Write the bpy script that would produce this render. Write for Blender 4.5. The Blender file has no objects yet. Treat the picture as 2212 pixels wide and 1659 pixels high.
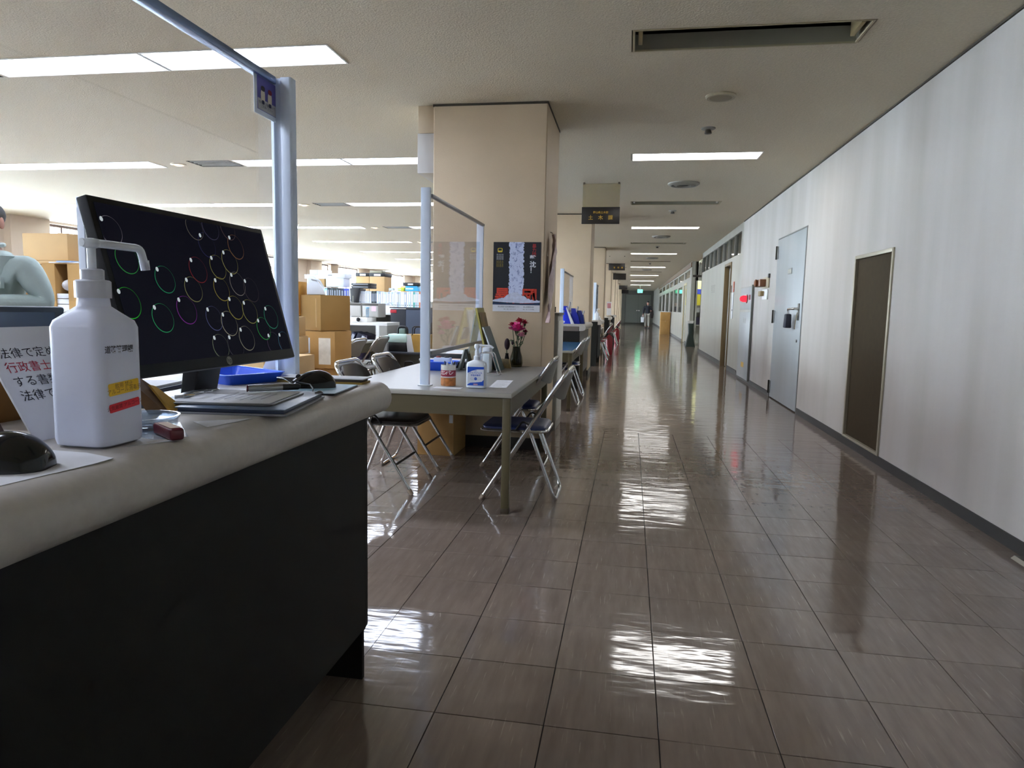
import bpy, bmesh, math, random
from mathutils import Vector, Matrix
random.seed(7)
SC = bpy.context.scene
COL = SC.collection
pi = math.pi

# ------------------------------------------------------------------ camera
FPX, YAW, PITCH, ROLL, CAMH = 1487.78, 0.1665, 0.1114, 0.0203, 1.1159
def cam_axes():
    cy, sy = math.cos(YAW), math.sin(YAW)
    f0, r0, u0 = Vector((-sy, cy, 0)), Vector((cy, sy, 0)), Vector((0, 0, 1))
    f = math.cos(PITCH)*f0 - math.sin(PITCH)*u0
    u = math.sin(PITCH)*f0 + math.cos(PITCH)*u0
    r = math.cos(ROLL)*r0 + math.sin(ROLL)*u
    u2 = -math.sin(ROLL)*r0 + math.cos(ROLL)*u
    return r, u2, f
_cd = bpy.data.cameras.new('camera')
_cd.sensor_fit = 'HORIZONTAL'; _cd.sensor_width = 36.0; _cd.lens = FPX/2212*36.0
_cd.clip_start = 0.05; _cd.clip_end = 300
CAM = bpy.data.objects.new('camera', _cd); COL.objects.link(CAM)
_r, _u, _f = cam_axes()
_m = Matrix(((_r.x, _u.x, -_f.x), (_r.y, _u.y, -_f.y), (_r.z, _u.z, -_f.z))).to_4x4()
_m.translation = Vector((0, 0, CAMH)); CAM.matrix_world = _m
SC.camera = CAM

# ------------------------------------------------------------------ world, exposure
W = bpy.data.worlds.new('daylight'); SC.world = W; W.use_nodes = True
_bg = W.node_tree.nodes['Background']
_bg.inputs[0].default_value = (0.79, 0.90, 1.06, 1); _bg.inputs[1].default_value = 13.0
SC.view_settings.view_transform = 'Standard'; SC.view_settings.look = 'None'
SC.view_settings.exposure = 2.4; SC.view_settings.gamma = 1.0
SC.view_settings.use_curve_mapping = False
SC.cycles.use_denoising = True
SC.cycles.max_bounces = 8; SC.cycles.diffuse_bounces = 5; SC.cycles.glossy_bounces = 4
SC.cycles.transparent_max_bounces = 16; SC.cycles.transmission_bounces = 6
SC.cycles.sample_clamp_indirect = 6.0
OFFICE_LAMP, HALL_LAMP = 6.0, 3.8

# ------------------------------------------------------------------ materials
def lin(h):
    h = h.lstrip('#'); o = []
    for i in (0, 2, 4):
        c = int(h[i:i+2], 16)/255
        o.append(c/12.92 if c <= 0.04045 else ((c+0.055)/1.055)**2.4)
    return (o[0], o[1], o[2], 1)
_MC = {}
def mat(name, col, rough=0.5, metal=0.0, spec=0.5, bump=0.0, bscale=60, var=0.0, vscale=8, stretch=(1, 1, 1), alpha=1.0, coat=0.0):
    """Principled with optional procedural colour mottling and fine bump."""
    if name in _MC: return _MC[name]
    m = bpy.data.materials.new(name); m.use_nodes = True
    nt = m.node_tree; b = nt.nodes['Principled BSDF']
    b.inputs['Base Color'].default_value = lin(col)
    b.inputs['Roughness'].default_value = rough; b.inputs['Metallic'].default_value = metal
    b.inputs['Specular IOR Level'].default_value = spec; b.inputs['Coat Weight'].default_value = coat
    b.inputs['Alpha'].default_value = alpha
    if var or bump:
        tc = nt.nodes.new('ShaderNodeTexCoord'); mp = nt.nodes.new('ShaderNodeMapping')
        mp.inputs['Scale'].default_value = stretch
        nt.links.new(tc.outputs['Object'], mp.inputs['Vector'])
    if var:
        n = nt.nodes.new('ShaderNodeTexNoise'); n.inputs['Scale'].default_value = vscale; n.inputs['Detail'].default_value = 5
        nt.links.new(mp.outputs[0], n.inputs['Vector'])
        mx = nt.nodes.new('ShaderNodeMix'); mx.data_type = 'RGBA'; mx.blend_type = 'MULTIPLY'
        mx.inputs[0].default_value = 1.0
        rp = nt.nodes.new('ShaderNodeMapRange'); rp.inputs[1].default_value = .3; rp.inputs[2].default_value = .7
        rp.inputs[3].default_value = 1-var; rp.inputs[4].default_value = 1+var*.3
        nt.links.new(n.outputs['Fac'], rp.inputs[0])
        mx.inputs[6].default_value = lin(col); nt.links.new(rp.outputs[0], mx.inputs[7])
        nt.links.new(mx.outputs[2], b.inputs['Base Color'])
    if bump:
        n2 = nt.nodes.new('ShaderNodeTexNoise'); n2.inputs['Scale'].default_value = bscale; n2.inputs['Detail'].default_value = 3
        nt.links.new(mp.outputs[0], n2.inputs['Vector'])
        bp = nt.nodes.new('ShaderNodeBump'); bp.inputs['Strength'].default_value = bump; bp.inputs['Distance'].default_value = 0.01
        nt.links.new(n2.outputs['Fac'], bp.inputs['Height']); nt.links.new(bp.outputs[0], b.inputs['Normal'])
    _MC[name] = m; return m
def emit(name, col, s):
    if name in _MC: return _MC[name]
    m = bpy.data.materials.new(name); m.use_nodes = True; nt = m.node_tree; nt.nodes.clear()
    e = nt.nodes.new('ShaderNodeEmission'); e.inputs[0].default_value = lin(col); e.inputs[1].default_value = s
    o = nt.nodes.new('ShaderNodeOutputMaterial'); nt.links.new(e.outputs[0], o.inputs[0])
    _MC[name] = m; return m
def clear(name, tint='#ffffff', ior=1.5, rough=0.0, haze=0.0):
    """Clear sheet: transparent with a Fresnel mirror on each face, optional milky haze."""
    if name in _MC: return _MC[name]
    m = bpy.data.materials.new(name); m.use_nodes = True; nt = m.node_tree; nt.nodes.clear()
    t = nt.nodes.new('ShaderNodeBsdfTransparent'); t.inputs[0].default_value = lin(tint)
    g = nt.nodes.new('ShaderNodeBsdfGlossy'); g.inputs['Roughness'].default_value = rough
    f = nt.nodes.new('ShaderNodeFresnel'); ge = nt.nodes.new('ShaderNodeNewGeometry')
    io = nt.nodes.new('ShaderNodeMapRange'); io.inputs[3].default_value = ior; io.inputs[4].default_value = 1/ior   # same Fresnel on both faces
    nt.links.new(ge.outputs['Backfacing'], io.inputs[0]); nt.links.new(io.outputs[0], f.inputs[0])
    mx = nt.nodes.new('ShaderNodeMixShader'); o = nt.nodes.new('ShaderNodeOutputMaterial')
    nt.links.new(f.outputs[0], mx.inputs[0]); nt.links.new(g.outputs[0], mx.inputs[2])
    if haze:
        d = nt.nodes.new('ShaderNodeBsdfDiffuse'); d.inputs[0].default_value = lin('#dfe6ea')
        m2 = nt.nodes.new('ShaderNodeMixShader'); m2.inputs[0].default_value = haze
        nt.links.new(t.outputs[0], m2.inputs[1]); nt.links.new(d.outputs[0], m2.inputs[2])
        nt.links.new(m2.outputs[0], mx.inputs[1])
    else: nt.links.new(t.outputs[0], mx.inputs[1])
    nt.links.new(mx.outputs[0], o.inputs[0]); _MC[name] = m; return m

def floor_mat(name, tiled):
    """Waxed vinyl tile: streaks along the corridor, patchy gloss, slow waves in the wax."""
    m = bpy.data.materials.new(name); m.use_nodes = True; nt = m.node_tree; N = nt.nodes; L = nt.links
    b = N['Principled BSDF']
    tc = N.new('ShaderNodeTexCoord'); oi = N.new('ShaderNodeObjectInfo')
    geo = N.new('ShaderNodeNewGeometry')
    def noise(scale, stretch, detail=4, vec=None):
        mp = N.new('ShaderNodeMapping'); mp.inputs['Scale'].default_value = stretch
        L.new(geo.outputs['Position'], mp.inputs['Vector'])
        n = N.new('ShaderNodeTexNoise'); n.inputs['Scale'].default_value = scale; n.inputs['Detail'].default_value = detail
        L.new(mp.outputs[0], n.inputs['Vector']); return n.outputs['Fac']
    def rng(v, a, b_, c, d):
        r = N.new('ShaderNodeMapRange'); r.inputs[1].default_value = a; r.inputs[2].default_value = b_
        r.inputs[3].default_value = c; r.inputs[4].default_value = d; L.new(v, r.inputs[0]); return r.outputs[0]
    def math_(op, a, b_):
        q = N.new('ShaderNodeMath'); q.operation = op
        for i, v in enumerate((a, b_)):
            if isinstance(v, (int, float)): q.inputs[i].default_value = v
            else: L.new(v, q.inputs[i])
        return q.outputs[0]
    soft = rng(noise(7, (5, .7, 1)), .3, .7, .88, 1.10)
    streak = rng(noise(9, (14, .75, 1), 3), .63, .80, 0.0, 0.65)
    patch = rng(noise(1.6, (1, 1, 1), 2), .3, .7, .94, 1.05)
    v = math_('MULTIPLY', soft, patch)
    if tiled: v = math_('MULTIPLY', v, rng(oi.outputs['Random'], 0, 1, .93, 1.05))
    else:
        br = N.new('ShaderNodeTexBrick'); br.offset = 0.0; br.squash = 1.0
        br.inputs['Scale'].default_value = 1.0; br.inputs['Brick Width'].default_value = .3035; br.inputs['Row Height'].default_value = .3035
        br.inputs['Mortar Size'].default_value = .0012; br.inputs['Mortar Smooth'].default_value = 0
        br.inputs['Color1'].default_value = (1, 1, 1, 1); br.inputs['Color2'].default_value = (.95, .95, .95, 1); br.inputs['Mortar'].default_value = (.3, .3, .3, 1)
        mp = N.new('ShaderNodeMapping'); mp.inputs['Location'].default_value = (.4897, -2.6415, 0)
        L.new(geo.outputs['Position'], mp.inputs['Vector']); L.new(mp.outputs[0], br.inputs['Vector'])
        v = math_('MULTIPLY', v, br.outputs['Color'])
    mx = N.new('ShaderNodeMix'); mx.data_type = 'RGBA'; mx.blend_type = 'MULTIPLY'; mx.inputs[0].default_value = 1
    mx.inputs[6].default_value = lin('#796b60'); L.new(v, mx.inputs[7])
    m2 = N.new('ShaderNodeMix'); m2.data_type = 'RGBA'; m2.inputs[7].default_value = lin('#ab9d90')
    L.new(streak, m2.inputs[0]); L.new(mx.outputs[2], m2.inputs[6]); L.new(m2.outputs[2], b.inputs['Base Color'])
    b.inputs['Specular IOR Level'].default_value = .55
    L.new(rng(noise(2.3, (1, .6, 1), 3), .3, .7, .05, .12), b.inputs['Roughness'])
    w1 = noise(7, (.6, 1.6, 1), 1); w2 = noise(26, (.5, 1.6, 1), 1)
    bp = N.new('ShaderNodeBump'); bp.inputs['Strength'].default_value = .15; bp.inputs['Distance'].default_value = .012
    L.new(math_('ADD', w1, math_('MULTIPLY', w2, .22)), bp.inputs['Height']); L.new(bp.outputs[0], b.inputs['Normal'])
    return m

def wall_mat(name, col, stain, rough=.55):
    """Painted wall with faint vertical runs of dirt and a fine orange-peel."""
    m = bpy.data.materials.new(name); m.use_nodes = True; nt = m.node_tree; N = nt.nodes; L = nt.links
    b = N['Principled BSDF']; geo = N.new('ShaderNodeNewGeometry')
    mp = N.new('ShaderNodeMapping'); mp.inputs['Scale'].default_value = (1.2, 1.2, .16); L.new(geo.outputs['Position'], mp.inputs['Vector'])
    n = N.new('ShaderNodeTexNoise'); n.inputs['Scale'].default_value = 2.2; n.inputs['Detail'].default_value = 4; L.new(mp.outputs[0], n.inputs['Vector'])
    r = N.new('ShaderNodeMapRange'); r.inputs[1].default_value = .35; r.inputs[2].default_value = .75; L.new(n.outputs['Fac'], r.inputs[0])
    mx = N.new('ShaderNodeMix'); mx.data_type = 'RGBA'; mx.inputs[6].default_value = lin(col); mx.inputs[7].default_value = lin(stain)
    L.new(r.outputs[0], mx.inputs[0]); L.new(mx.outputs[2], b.inputs['Base Color'])
    b.inputs['Roughness'].default_value = rough; b.inputs['Specular IOR Level'].default_value = .4
    n2 = N.new('ShaderNodeTexNoise'); n2.inputs['Scale'].default_value = 160; L.new(geo.outputs['Position'], n2.inputs['Vector'])
    bp = N.new('ShaderNodeBump'); bp.inputs['Strength'].default_value = .12; bp.inputs['Distance'].default_value = .004
    L.new(n2.outputs['Fac'], bp.inputs['Height']); L.new(bp.outputs[0], b.inputs['Normal'])
    return m

M_CEIL = mat('ceiling_board', '#cdc2aa', .9, bump=.55, bscale=95, var=.10, vscale=60)
M_WALL = wall_mat('wall_paint', '#b8b2ac', '#a7a198')
M_PILLAR = mat('pillar_paint', '#c0ac90', .6, bump=.15, bscale=180, var=.06, vscale=3)
M_TILE = floor_mat('floor_tile_wax', True)
M_FLOOR = floor_mat('floor_far_wax', False)
M_JOINT = mat('floor_joint', '#1d1815', .8)
M_BASE = mat('baseboard_dark', '#2a2724', .5)
M_DOORW = wall_mat('door_enamel', '#a2a7a9', '#969b9c', .35)
M_PART = wall_mat('partition_enamel', '#9d9c93', '#8d8c83', .3)
M_BROWN = mat('brown_laminate', '#3d3221', .8, spec=.15, var=.1, vscale=20)
M_ALU = mat('aluminium', '#a9adb0', .35, 1.0)
M_STEEL = mat('dull_steel', '#77756f', .4, 1.0)
M_BRASS = mat('aged_brass', '#8d7445', .35, 1.0)
M_CHROME = mat('chrome_tube', '#d8dadc', .12, 1.0)
M_WHITEPL = mat('white_plastic', '#dfe6ee', .4)
M_WHITE = mat('white_enamel', '#e4e4e0', .4)
M_PAPER = mat('white_paper', '#dcdde0', .8, var=.04, vscale=6)
M_BLACK = mat('black_plastic', '#141417', .4)
M_BLACKG = mat('black_gloss', '#08080a', .12)
M_RUBBER = mat('rubber_grey', '#8a7a6a', .8)
M_CARD = mat('cardboard', '#b0884f', .85, bump=.1, bscale=90, var=.10, vscale=5)
M_CARDD = mat('cardboard_dark', '#8f6a3c', .85, var=.10, vscale=5)
M_CARDL = mat('cardboard_light', '#c9a878', .85, var=.08, vscale=5)
M_GREYST = mat('grey_steel', '#9c9a93', .45, var=.05, vscale=4)
M_GREYLT = mat('light_grey_steel', '#c6c6be', .45)
M_INK = mat('black_ink', '#22232c', .6)
M_REDINK = mat('red_ink', '#b8243a', .6)
M_RED = mat('signal_red', '#8a1422', .4)
M_BLUE = mat('tray_blue', '#1f55d6', .35)
M_NAVY = mat('navy_vinyl', '#1b2b5c', .35)
M_CHOC = mat('brown_vinyl', '#1c1311', .3)
M_SHELL = mat('grey_chair_shell', '#8b8a86', .45)
M_OCHRE = mat('ochre_metal', '#5a5136', .5, var=.08, vscale=6)
M_TABLE = mat('table_laminate', '#8c8c87', .32, spec=.9, var=.06, vscale=40)
M_TEDGE = mat('table_edge', '#b3b1a6', .5)
M_CTOP = mat('counter_laminate', '#b8b3ab', .42, var=.07, vscale=70)
M_CDARK = mat('counter_dark_panel', '#181714', .65, spec=.3)
M_ACRYL = clear('clear_acrylic')
M_GLASS = clear('window_glass', '#f2f6f6')
M_SIGN = mat('sign_black', '#1a1410', .4)
M_GOLD = mat('gold_letter', '#c09a3c', .4, .3)
M_POST = mat('divider_post_white', '#d8e6f8', .4)

# ------------------------------------------------------------------ mesh building
class MB:
    def __init__(s): s.v = []; s.f = []
    def add(s, vs, fs):
        o = len(s.v); s.v += [tuple(v) for v in vs]; s.f += [tuple(i+o for i in f) for f in fs]; return s
    def box(s, x0, x1, y0, y1, z0, z1, skip=()):
        vs = [(x0,y0,z0),(x1,y0,z0),(x1,y1,z0),(x0,y1,z0),(x0,y0,z1),(x1,y0,z1),(x1,y1,z1),(x0,y1,z1)]
        fs = {'b':(0,3,2,1),'t':(4,5,6,7),'f':(0,1,5,4),'r':(1,2,6,5),'k':(2,3,7,6),'l':(3,0,4,7)}
        return s.add(vs, [f for k, f in fs.items() if k not in skip])
    def hexa(s, b, t):
        """b, t: four bottom and four top corners, same winding."""
        return s.add(list(b)+list(t), [(0,3,2,1),(4,5,6,7),(0,1,5,4),(1,2,6,5),(2,3,7,6),(3,0,4,7)])
    def xbox(s, M, x0, x1, y0, y1, z0, z1):
        t = MB().box(x0,x1,y0,y1,z0,z1); return s.add([M @ Vector(v) for v in t.v], t.f)
    def tube(s, path, r, n=8, closed=False, caps=True):
        P = [Vector(p) for p in path]; k = len(P); rs = r if isinstance(r, (list, tuple)) else [r]*k
        T = []
        for i in range(k):
            if closed: d = P[(i+1) % k]-P[i-1]
            else: d = P[min(i+1, k-1)]-P[max(i-1, 0)]
            T.append(d.normalized())
        a = Vector((0,0,1)) if abs(T[0].z) < .9 else Vector((1,0,0))
        nrm = (a - T[0]*a.dot(T[0])).normalized(); vs = []
        for i in range(k):
            nrm = (nrm - T[i]*nrm.dot(T[i])).normalized(); bn = T[i].cross(nrm)
            for j in range(n):
                q = 2*pi*j/n; vs.append(P[i] + (nrm*math.cos(q)+bn*math.sin(q))*rs[i])
        fs = []
        for i in range(k if closed else k-1):
            for j in range(n):
                a0 = i*n+j; a1 = i*n+(j+1) % n; b0 = ((i+1) % k)*n+j; b1 = ((i+1) % k)*n+(j+1) % n
                fs.append((a0,a1,b1,b0))
        if caps and not closed: fs += [tuple(reversed(range(n))), tuple(range((k-1)*n, k*n))]
        return s.add(vs, fs)
    def lathe(s, prof, c=(0,0,0), n=20, sx=1, sy=1):
        vs = []; fs = []
        for r, z in prof:
            for j in range(n):
                q = 2*pi*j/n; vs.append((c[0]+r*sx*math.cos(q), c[1]+r*sy*math.sin(q), c[2]+z))
        for i in range(len(prof)-1):
            for j in range(n): fs.append((i*n+j, i*n+(j+1) % n, (i+1)*n+(j+1) % n, (i+1)*n+j))
        fs += [tuple(reversed(range(n))), tuple(range((len(prof)-1)*n, len(prof)*n))]
        return s.add(vs, fs)
    def prism(s, poly, d0, d1, axis='z'):
        """Extrude a 2-D outline; axis z: (x,y), axis y: (x,z), axis x: (y,z)."""
        def P(a, b, d): return {'z': (a,b,d), 'y': (a,d,b), 'x': (d,a,b)}[axis]
        n = len(poly); vs = [P(a,b,d0) for a, b in poly]+[P(a,b,d1) for a, b in poly]
        fs = [tuple(reversed(range(n))), tuple(range(n, 2*n))]+[(i, (i+1) % n, n+(i+1) % n, n+i) for i in range(n)]
        return s.add(vs, fs)
    def loft(s, rings, caps=True):
        n = len(rings[0]); o = []; fs = []
        for r in rings: o += list(r)
        for i in range(len(rings)-1):
            for j in range(n): fs.append((i*n+j, i*n+(j+1) % n, (i+1)*n+(j+1) % n, (i+1)*n+j))
        if caps: fs += [tuple(reversed(range(n))), tuple(range((len(rings)-1)*n, len(rings)*n))]
        return s.add(o, fs)
    def ball(s, c, rx, ry=None, rz=None, n=12, m=8):
        ry = ry or rx; rz = rz or rx
        prof = [(max(math.sin(pi*i/m), 1e-3), -math.cos(pi*i/m)) for i in range(m+1)]
        t = MB().lathe(prof, n=n); return s.add([(c[0]+v[0]*rx, c[1]+v[1]*ry, c[2]+v[2]*rz) for v in t.v], t.f)
    def move(s, M): s.v = [tuple(M @ Vector(v)) for v in s.v]; return s
    def mesh(s, name, m=None, bevel=0, seg=2, smooth=True):
        me = bpy.data.meshes.new(name); me.from_pydata(s.v, [], s.f)
        bm = bmesh.new(); bm.from_mesh(me)
        bmesh.ops.recalc_face_normals(bm, faces=bm.faces)
        if bevel: bmesh.ops.bevel(bm, geom=[e for e in bm.edges if len(e.link_faces) == 2 and e.calc_face_angle(0) > .5], offset=bevel, segments=seg, affect='EDGES', profile=.5, clamp_overlap=True)
        bm.to_mesh(me); bm.free()
        if smooth:
            me.shade_smooth(); me.set_sharp_from_angle(angle=math.radians(38))
        if m: me.materials.append(m)
        return me
    def build(s, name, m, parent=None, bevel=0, seg=2, smooth=True, loc=(0,0,0), rz=0):
        return link(name, s.mesh(name, m, bevel, seg, smooth), parent, loc, rz)
def link(name, me, parent=None, loc=(0,0,0), rz=0):
    o = bpy.data.objects.new(name, me); COL.objects.link(o)
    if parent: o.parent = parent
    o.location = loc; o.rotation_euler = (0,0,rz); return o
def tag(o, label, cat, group=None, kind=None):
    o['label'] = label
    if cat: o['category'] = cat
    if group: o['group'] = group
    if kind: o['kind'] = kind
    return o
def thing(name, label, cat, loc=(0,0,0), rz=0, group=None, kind=None):
    o = bpy.data.objects.new(name, None); COL.objects.link(o); o.empty_display_size = .05
    o.location = loc; o.rotation_euler = (0,0,rz); return tag(o, label, cat, group, kind)
def dup(root, loc=None, rz=None, label=None, group=None, scale=None):
    r = root.copy(); COL.objects.link(r)
    if loc is not None: r.location = loc
    if rz is not None: r.rotation_euler = (0,0,rz)
    if label: r['label'] = label
    if group: r['group'] = group
    if scale: r.scale = scale
    for ch in list(root.children):
        c = ch.copy(); COL.objects.link(c); c.parent = r
        for g in list(ch.children):
            d = g.copy(); COL.objects.link(d); d.parent = c
    return r
def fillet(path, r, n=5):
    P = [Vector(p) for p in path]; out = [P[0]]
    for i in range(1, len(P)-1):
        a, b, c = P[i-1], P[i], P[i+1]
        rr = min(r, (a-b).length*.49, (c-b).length*.49)
        p0 = b+(a-b).normalized()*rr; p1 = b+(c-b).normalized()*rr
        for k in range(n+1):
            t = k/n; out.append(p0*(1-t)**2 + b*2*t*(1-t) + p1*t*t)
    out.append(P[-1]); return out
def rrect(w, h, r, n=4, cx=0, cy=0):
    o = []
    for sx, sy, a0 in ((1,-1,-pi/2), (1,1,0), (-1,1,pi/2), (-1,-1,pi)):
        for k in range(n+1):
            a = a0 + pi/2*k/n; o.append((cx+sx*(w/2-r)+r*math.cos(a), cy+sy*(h/2-r)+r*math.sin(a)))
    return o
FACE_CAM = (pi/2, 0, 0)            # print that faces -Y
FACE_HALL = (pi/2, 0, pi/2)        # print that faces +X
FACE_OFFICE = (pi/2, 0, -pi/2)     # print that faces -X
def text(name, body, size, m, parent, loc, rot=FACE_CAM, ax='CENTER', spacing=1.0, line=1.0, bold=0.0, depth=0.0):
    cu = bpy.data.curves.new(name, 'FONT'); cu.body = body; cu.size = size; cu.align_x = ax; cu.align_y = 'CENTER'
    cu.space_character = spacing; cu.space_line = line; cu.resolution_u = 2; cu.offset = bold; cu.extrude = depth
    o = bpy.data.objects.new(name, cu); COL.objects.link(o)
    dg = bpy.context.evaluated_depsgraph_get()
    me = bpy.data.meshes.new_from_object(o.evaluated_get(dg))
    bpy.data.objects.remove(o); bpy.data.curves.remove(cu)
    me.name = name; me.materials.clear(); me.materials.append(m)
    t = link(name, me, parent, loc); t.rotation_euler = rot; return t
ORD = ['first','second','third','fourth','fifth','sixth','seventh','eighth','ninth','tenth','eleventh','twelfth','thirteenth','fourteenth','fifteenth','sixteenth','seventeenth','eighteenth','nineteenth','twentieth']
ORD += ['twenty-'+o for o in ORD[:9]]+['thirtieth']+['thirty-'+o for o in ORD[:9]]

# ================================================================== THE SETTING
XW, ZC, T = 1.867, 2.65, 0.3035
YE, XL, YB = 58.0, -11.6, -4.0
GX0, GY0, GY1 = -0.4897-6*T, 2.6415-5*T, 2.6415+12*T
floor = (MB().box(XL-.3, GX0, YB, YE+.3, -.12, 0).box(GX0, XW+.2, YB, GY0, -.12, 0).box(GX0, XW+.2, GY1, YE+.3, -.12, 0)
         .box(XW+.2, 5.2, 19.2, 27.2, -.12, 0)).build('floor', M_FLOOR, smooth=False)
tag(floor, 'brown waxed vinyl tile floor of the long corridor', None, kind='structure')
MB().box(GX0, XW+.2, GY0, GY1, -.12, -.004).build('tile_bed', M_JOINT, floor, smooth=False)
_tm = MB().box(-T/2+.0013, T/2-.0013, -T/2+.0013, T/2-.0013, -.0042, 0).mesh('tile', M_TILE, bevel=.0007, seg=1)
for c in range(14):
    for r in range(17):
        w = T if c < 13 else XW-(GX0+13*T)
        if c < 5 and r < 4: continue          # hidden under the counter
        t = link('tile', _tm, floor, (GX0+c*T+w/2, GY0+(r+.5)*T, random.uniform(-.0003, .0002)))
        if c == 13: t.scale = (w/T, 1, 1)
        t.rotation_euler = (random.uniform(-.0012, .0012), random.uniform(-.0012, .0012), 0)
MB().box(GX0, GX0+5*T, GY0, GY0+4*T, -.006, 0).build('floor_patch', M_TILE, floor, smooth=False)

# ---- ceiling with the openings of the recessed lamps cut out
PITCH_Y = 3.083
ROWS = list(range(-2, 15))
def row_y(k): return 4.05+PITCH_Y*k, 4.38+PITCH_Y*k
OFFICE = [(-3.10, -1.84), (-4.36, -3.11), (-6.63, -5.37), (-7.89, -6.64), (-10.16, -8.90)]
HALL = (-.05, 1.22)
SLOT = (-4.92, -4.40)
cb = MB(); ya = YB
for k in ROWS:
    y0, y1 = row_y(k)
    cb.box(XL-.3, XW+.2, ya, y0, ZC, ZC+.12)
    xs = sorted(OFFICE+[HALL, SLOT]); xa = XL-.3
    for a, b in xs:
        if a - xa > .02: cb.box(xa, a, y0, y1, ZC, ZC+.12)
        xa = b
    cb.box(xa, XW+.2, y0, y1, ZC, ZC+.12); ya = y1
cb.box(XL-.3, XW+.2, ya, YE+.3, ZC, ZC+.12).box(XL-.3, 5.2, YB-.3, YE+.3, ZC+.12, ZC+.2)
cb.box(XW+.2, 5.2, 19.2, 27.2, ZC-.1, ZC+.12)
tag(cb.build('ceiling', M_CEIL, smooth=False), 'stippled grey-beige mineral board ceiling over corridor and office', None, kind='structure')

def housing(w, d, h, m): # open box seen from below
    return MB().box(-w/2, w/2, -d/2, d/2, 0, h, skip=('b',)).box(-w/2-.004, w/2+.004, -d/2-.004, d/2+.004, h, h+.01)
M_DIFF = emit('lamp_diffuser_office', '#dfe9ff', OFFICE_LAMP)
M_DIFFH = emit('lamp_diffuser_hall', '#f3f1ee', HALL_LAMP)
M_LAMPW = mat('lamp_reflector', '#c9c8c2', .4)
M_LAMPD = mat('lamp_trough_unlit', '#8e8877', .5)
LW, LD = 1.26, .33
def rim(w, d): return MB().box(-w/2-.0, w/2, -d/2, -d/2+.012, -.004, .006).box(-w/2, w/2, d/2-.012, d/2, -.004, .006).box(-w/2, -w/2+.012, -d/2+.012, d/2-.012, -.004, .006).box(w/2-.012, w/2, -d/2+.012, d/2-.012, -.004, .006)
_h = housing(LW-.012, LD-.01, .07, None).mesh('housing', M_LAMPW, smooth=False)
_r = rim(LW-.004, LD-.002).mesh('rim', M_WHITE, smooth=False)
_d = MB().add([(-LW/2+.02, -LD/2+.02, .003), (LW/2-.02, -LD/2+.02, .003), (LW/2-.02, LD/2-.02, .003), (-LW/2+.02, LD/2-.02, .003)], [(0, 3, 2, 1)]).mesh('diffuser', M_DIFF, smooth=False)
_d2 = _d.copy(); _d2.materials.clear(); _d2.materials.append(M_DIFFH)
_ru = rim(LW-.004, LD-.002).mesh('rim', mat('trough_rim', '#a79a7c', .6), smooth=False)
_hu = housing(LW-.012, LD-.01, .095, None).mesh('housing', M_LAMPD, smooth=False)
PLACE = ['nearest the pillars', 'second from the pillars', 'third from the pillars', 'fourth from the pillars', 'fifth from the pillars']
for k in ROWS:
    y0, y1 = row_y(k); yc = (y0+y1)/2
    for j, (a, b) in enumerate(OFFICE):
        if j == 4 and k < 1: continue
        rn = ORD[k]+' row' if k >= 0 else ('row above the near counter' if k == -1 else 'row behind the counter')
        t = thing('ceiling_lamp', f'lit recessed lamp over the office, {rn}, {PLACE[j]}', 'lamp', ((a+b)/2, yc, ZC), group='lit lamps over the office')
        link('housing', _h, t); link('diffuser', _d, t); link('rim', _r, t)
    xc = sum(HALL)/2
    if k % 2 and k != -1:
        n = (k+1)//2
        t = thing('ceiling_lamp', 'lit recessed corridor lamp, '+(ORD[n-1]+' of the lit ones down the hall' if n > 0 else 'overhead behind the camera'), 'lamp', (xc, yc, ZC), group='lit lamps along the corridor')
        link('housing', _h, t); link('diffuser', _d2, t); link('rim', _r, t)
    else:
        n = k//2 if k % 2 == 0 else -1
        t = thing('ceiling_lamp', 'empty unlit lamp trough in the corridor ceiling, '+(ORD[n]+' of the dark ones' if n >= 0 else ('above the camera' if k == -1 else 'behind the camera')), 'lamp', (xc, yc, ZC), group='unlit lamp troughs along the corridor')
        link('housing', _hu, t); link('rim', _ru, t)
        for s in (-1, 1):
            MB().box(s*.585-.012, s*.585+.012, -.10, .10, .012, .09).build('lamp_socket', M_WHITE if k else mat('socket_beige', '#a08f68', .5), t, bevel=.003)
    if k >= 0:
        t = thing('air_slot', f'dark slotted air vent in the office ceiling, {ORD[k]} row', 'vent', ((SLOT[0]+SLOT[1])/2, yc, ZC), group='slotted air vents over the office')
        w = SLOT[1]-SLOT[0]
        housing(w-.01, LD-.01, .06, None).build('vent_box', mat('vent_dark', '#3a3a38', .7), t, smooth=False)
        for q in range(4): MB().box(-w/2+.02, w/2-.02, -.12+q*.075, -.10+q*.075, .0, .03).build('blade', M_GREYST, t, smooth=False)
        if k:
            s = thing('downlight', f'small round warm downlight beside the air vent, {ORD[k]} row', 'lamp', (-5.12, yc, ZC), group='small downlights over the office')
            MB().lathe([(.085, 0), (.085, -.006), (.06, -.012), (.05, .0)], n=20).build('trim_ring', mat('downlight_ring', '#d8cdb8', .4), s)
            MB().lathe([(.048, -.002), (.03, -.018), (.004, -.022)], n=16).build('bulb', emit('warm_bulb', '#ffd9a0', 2.5 if k == 1 else 1.2), s)

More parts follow.
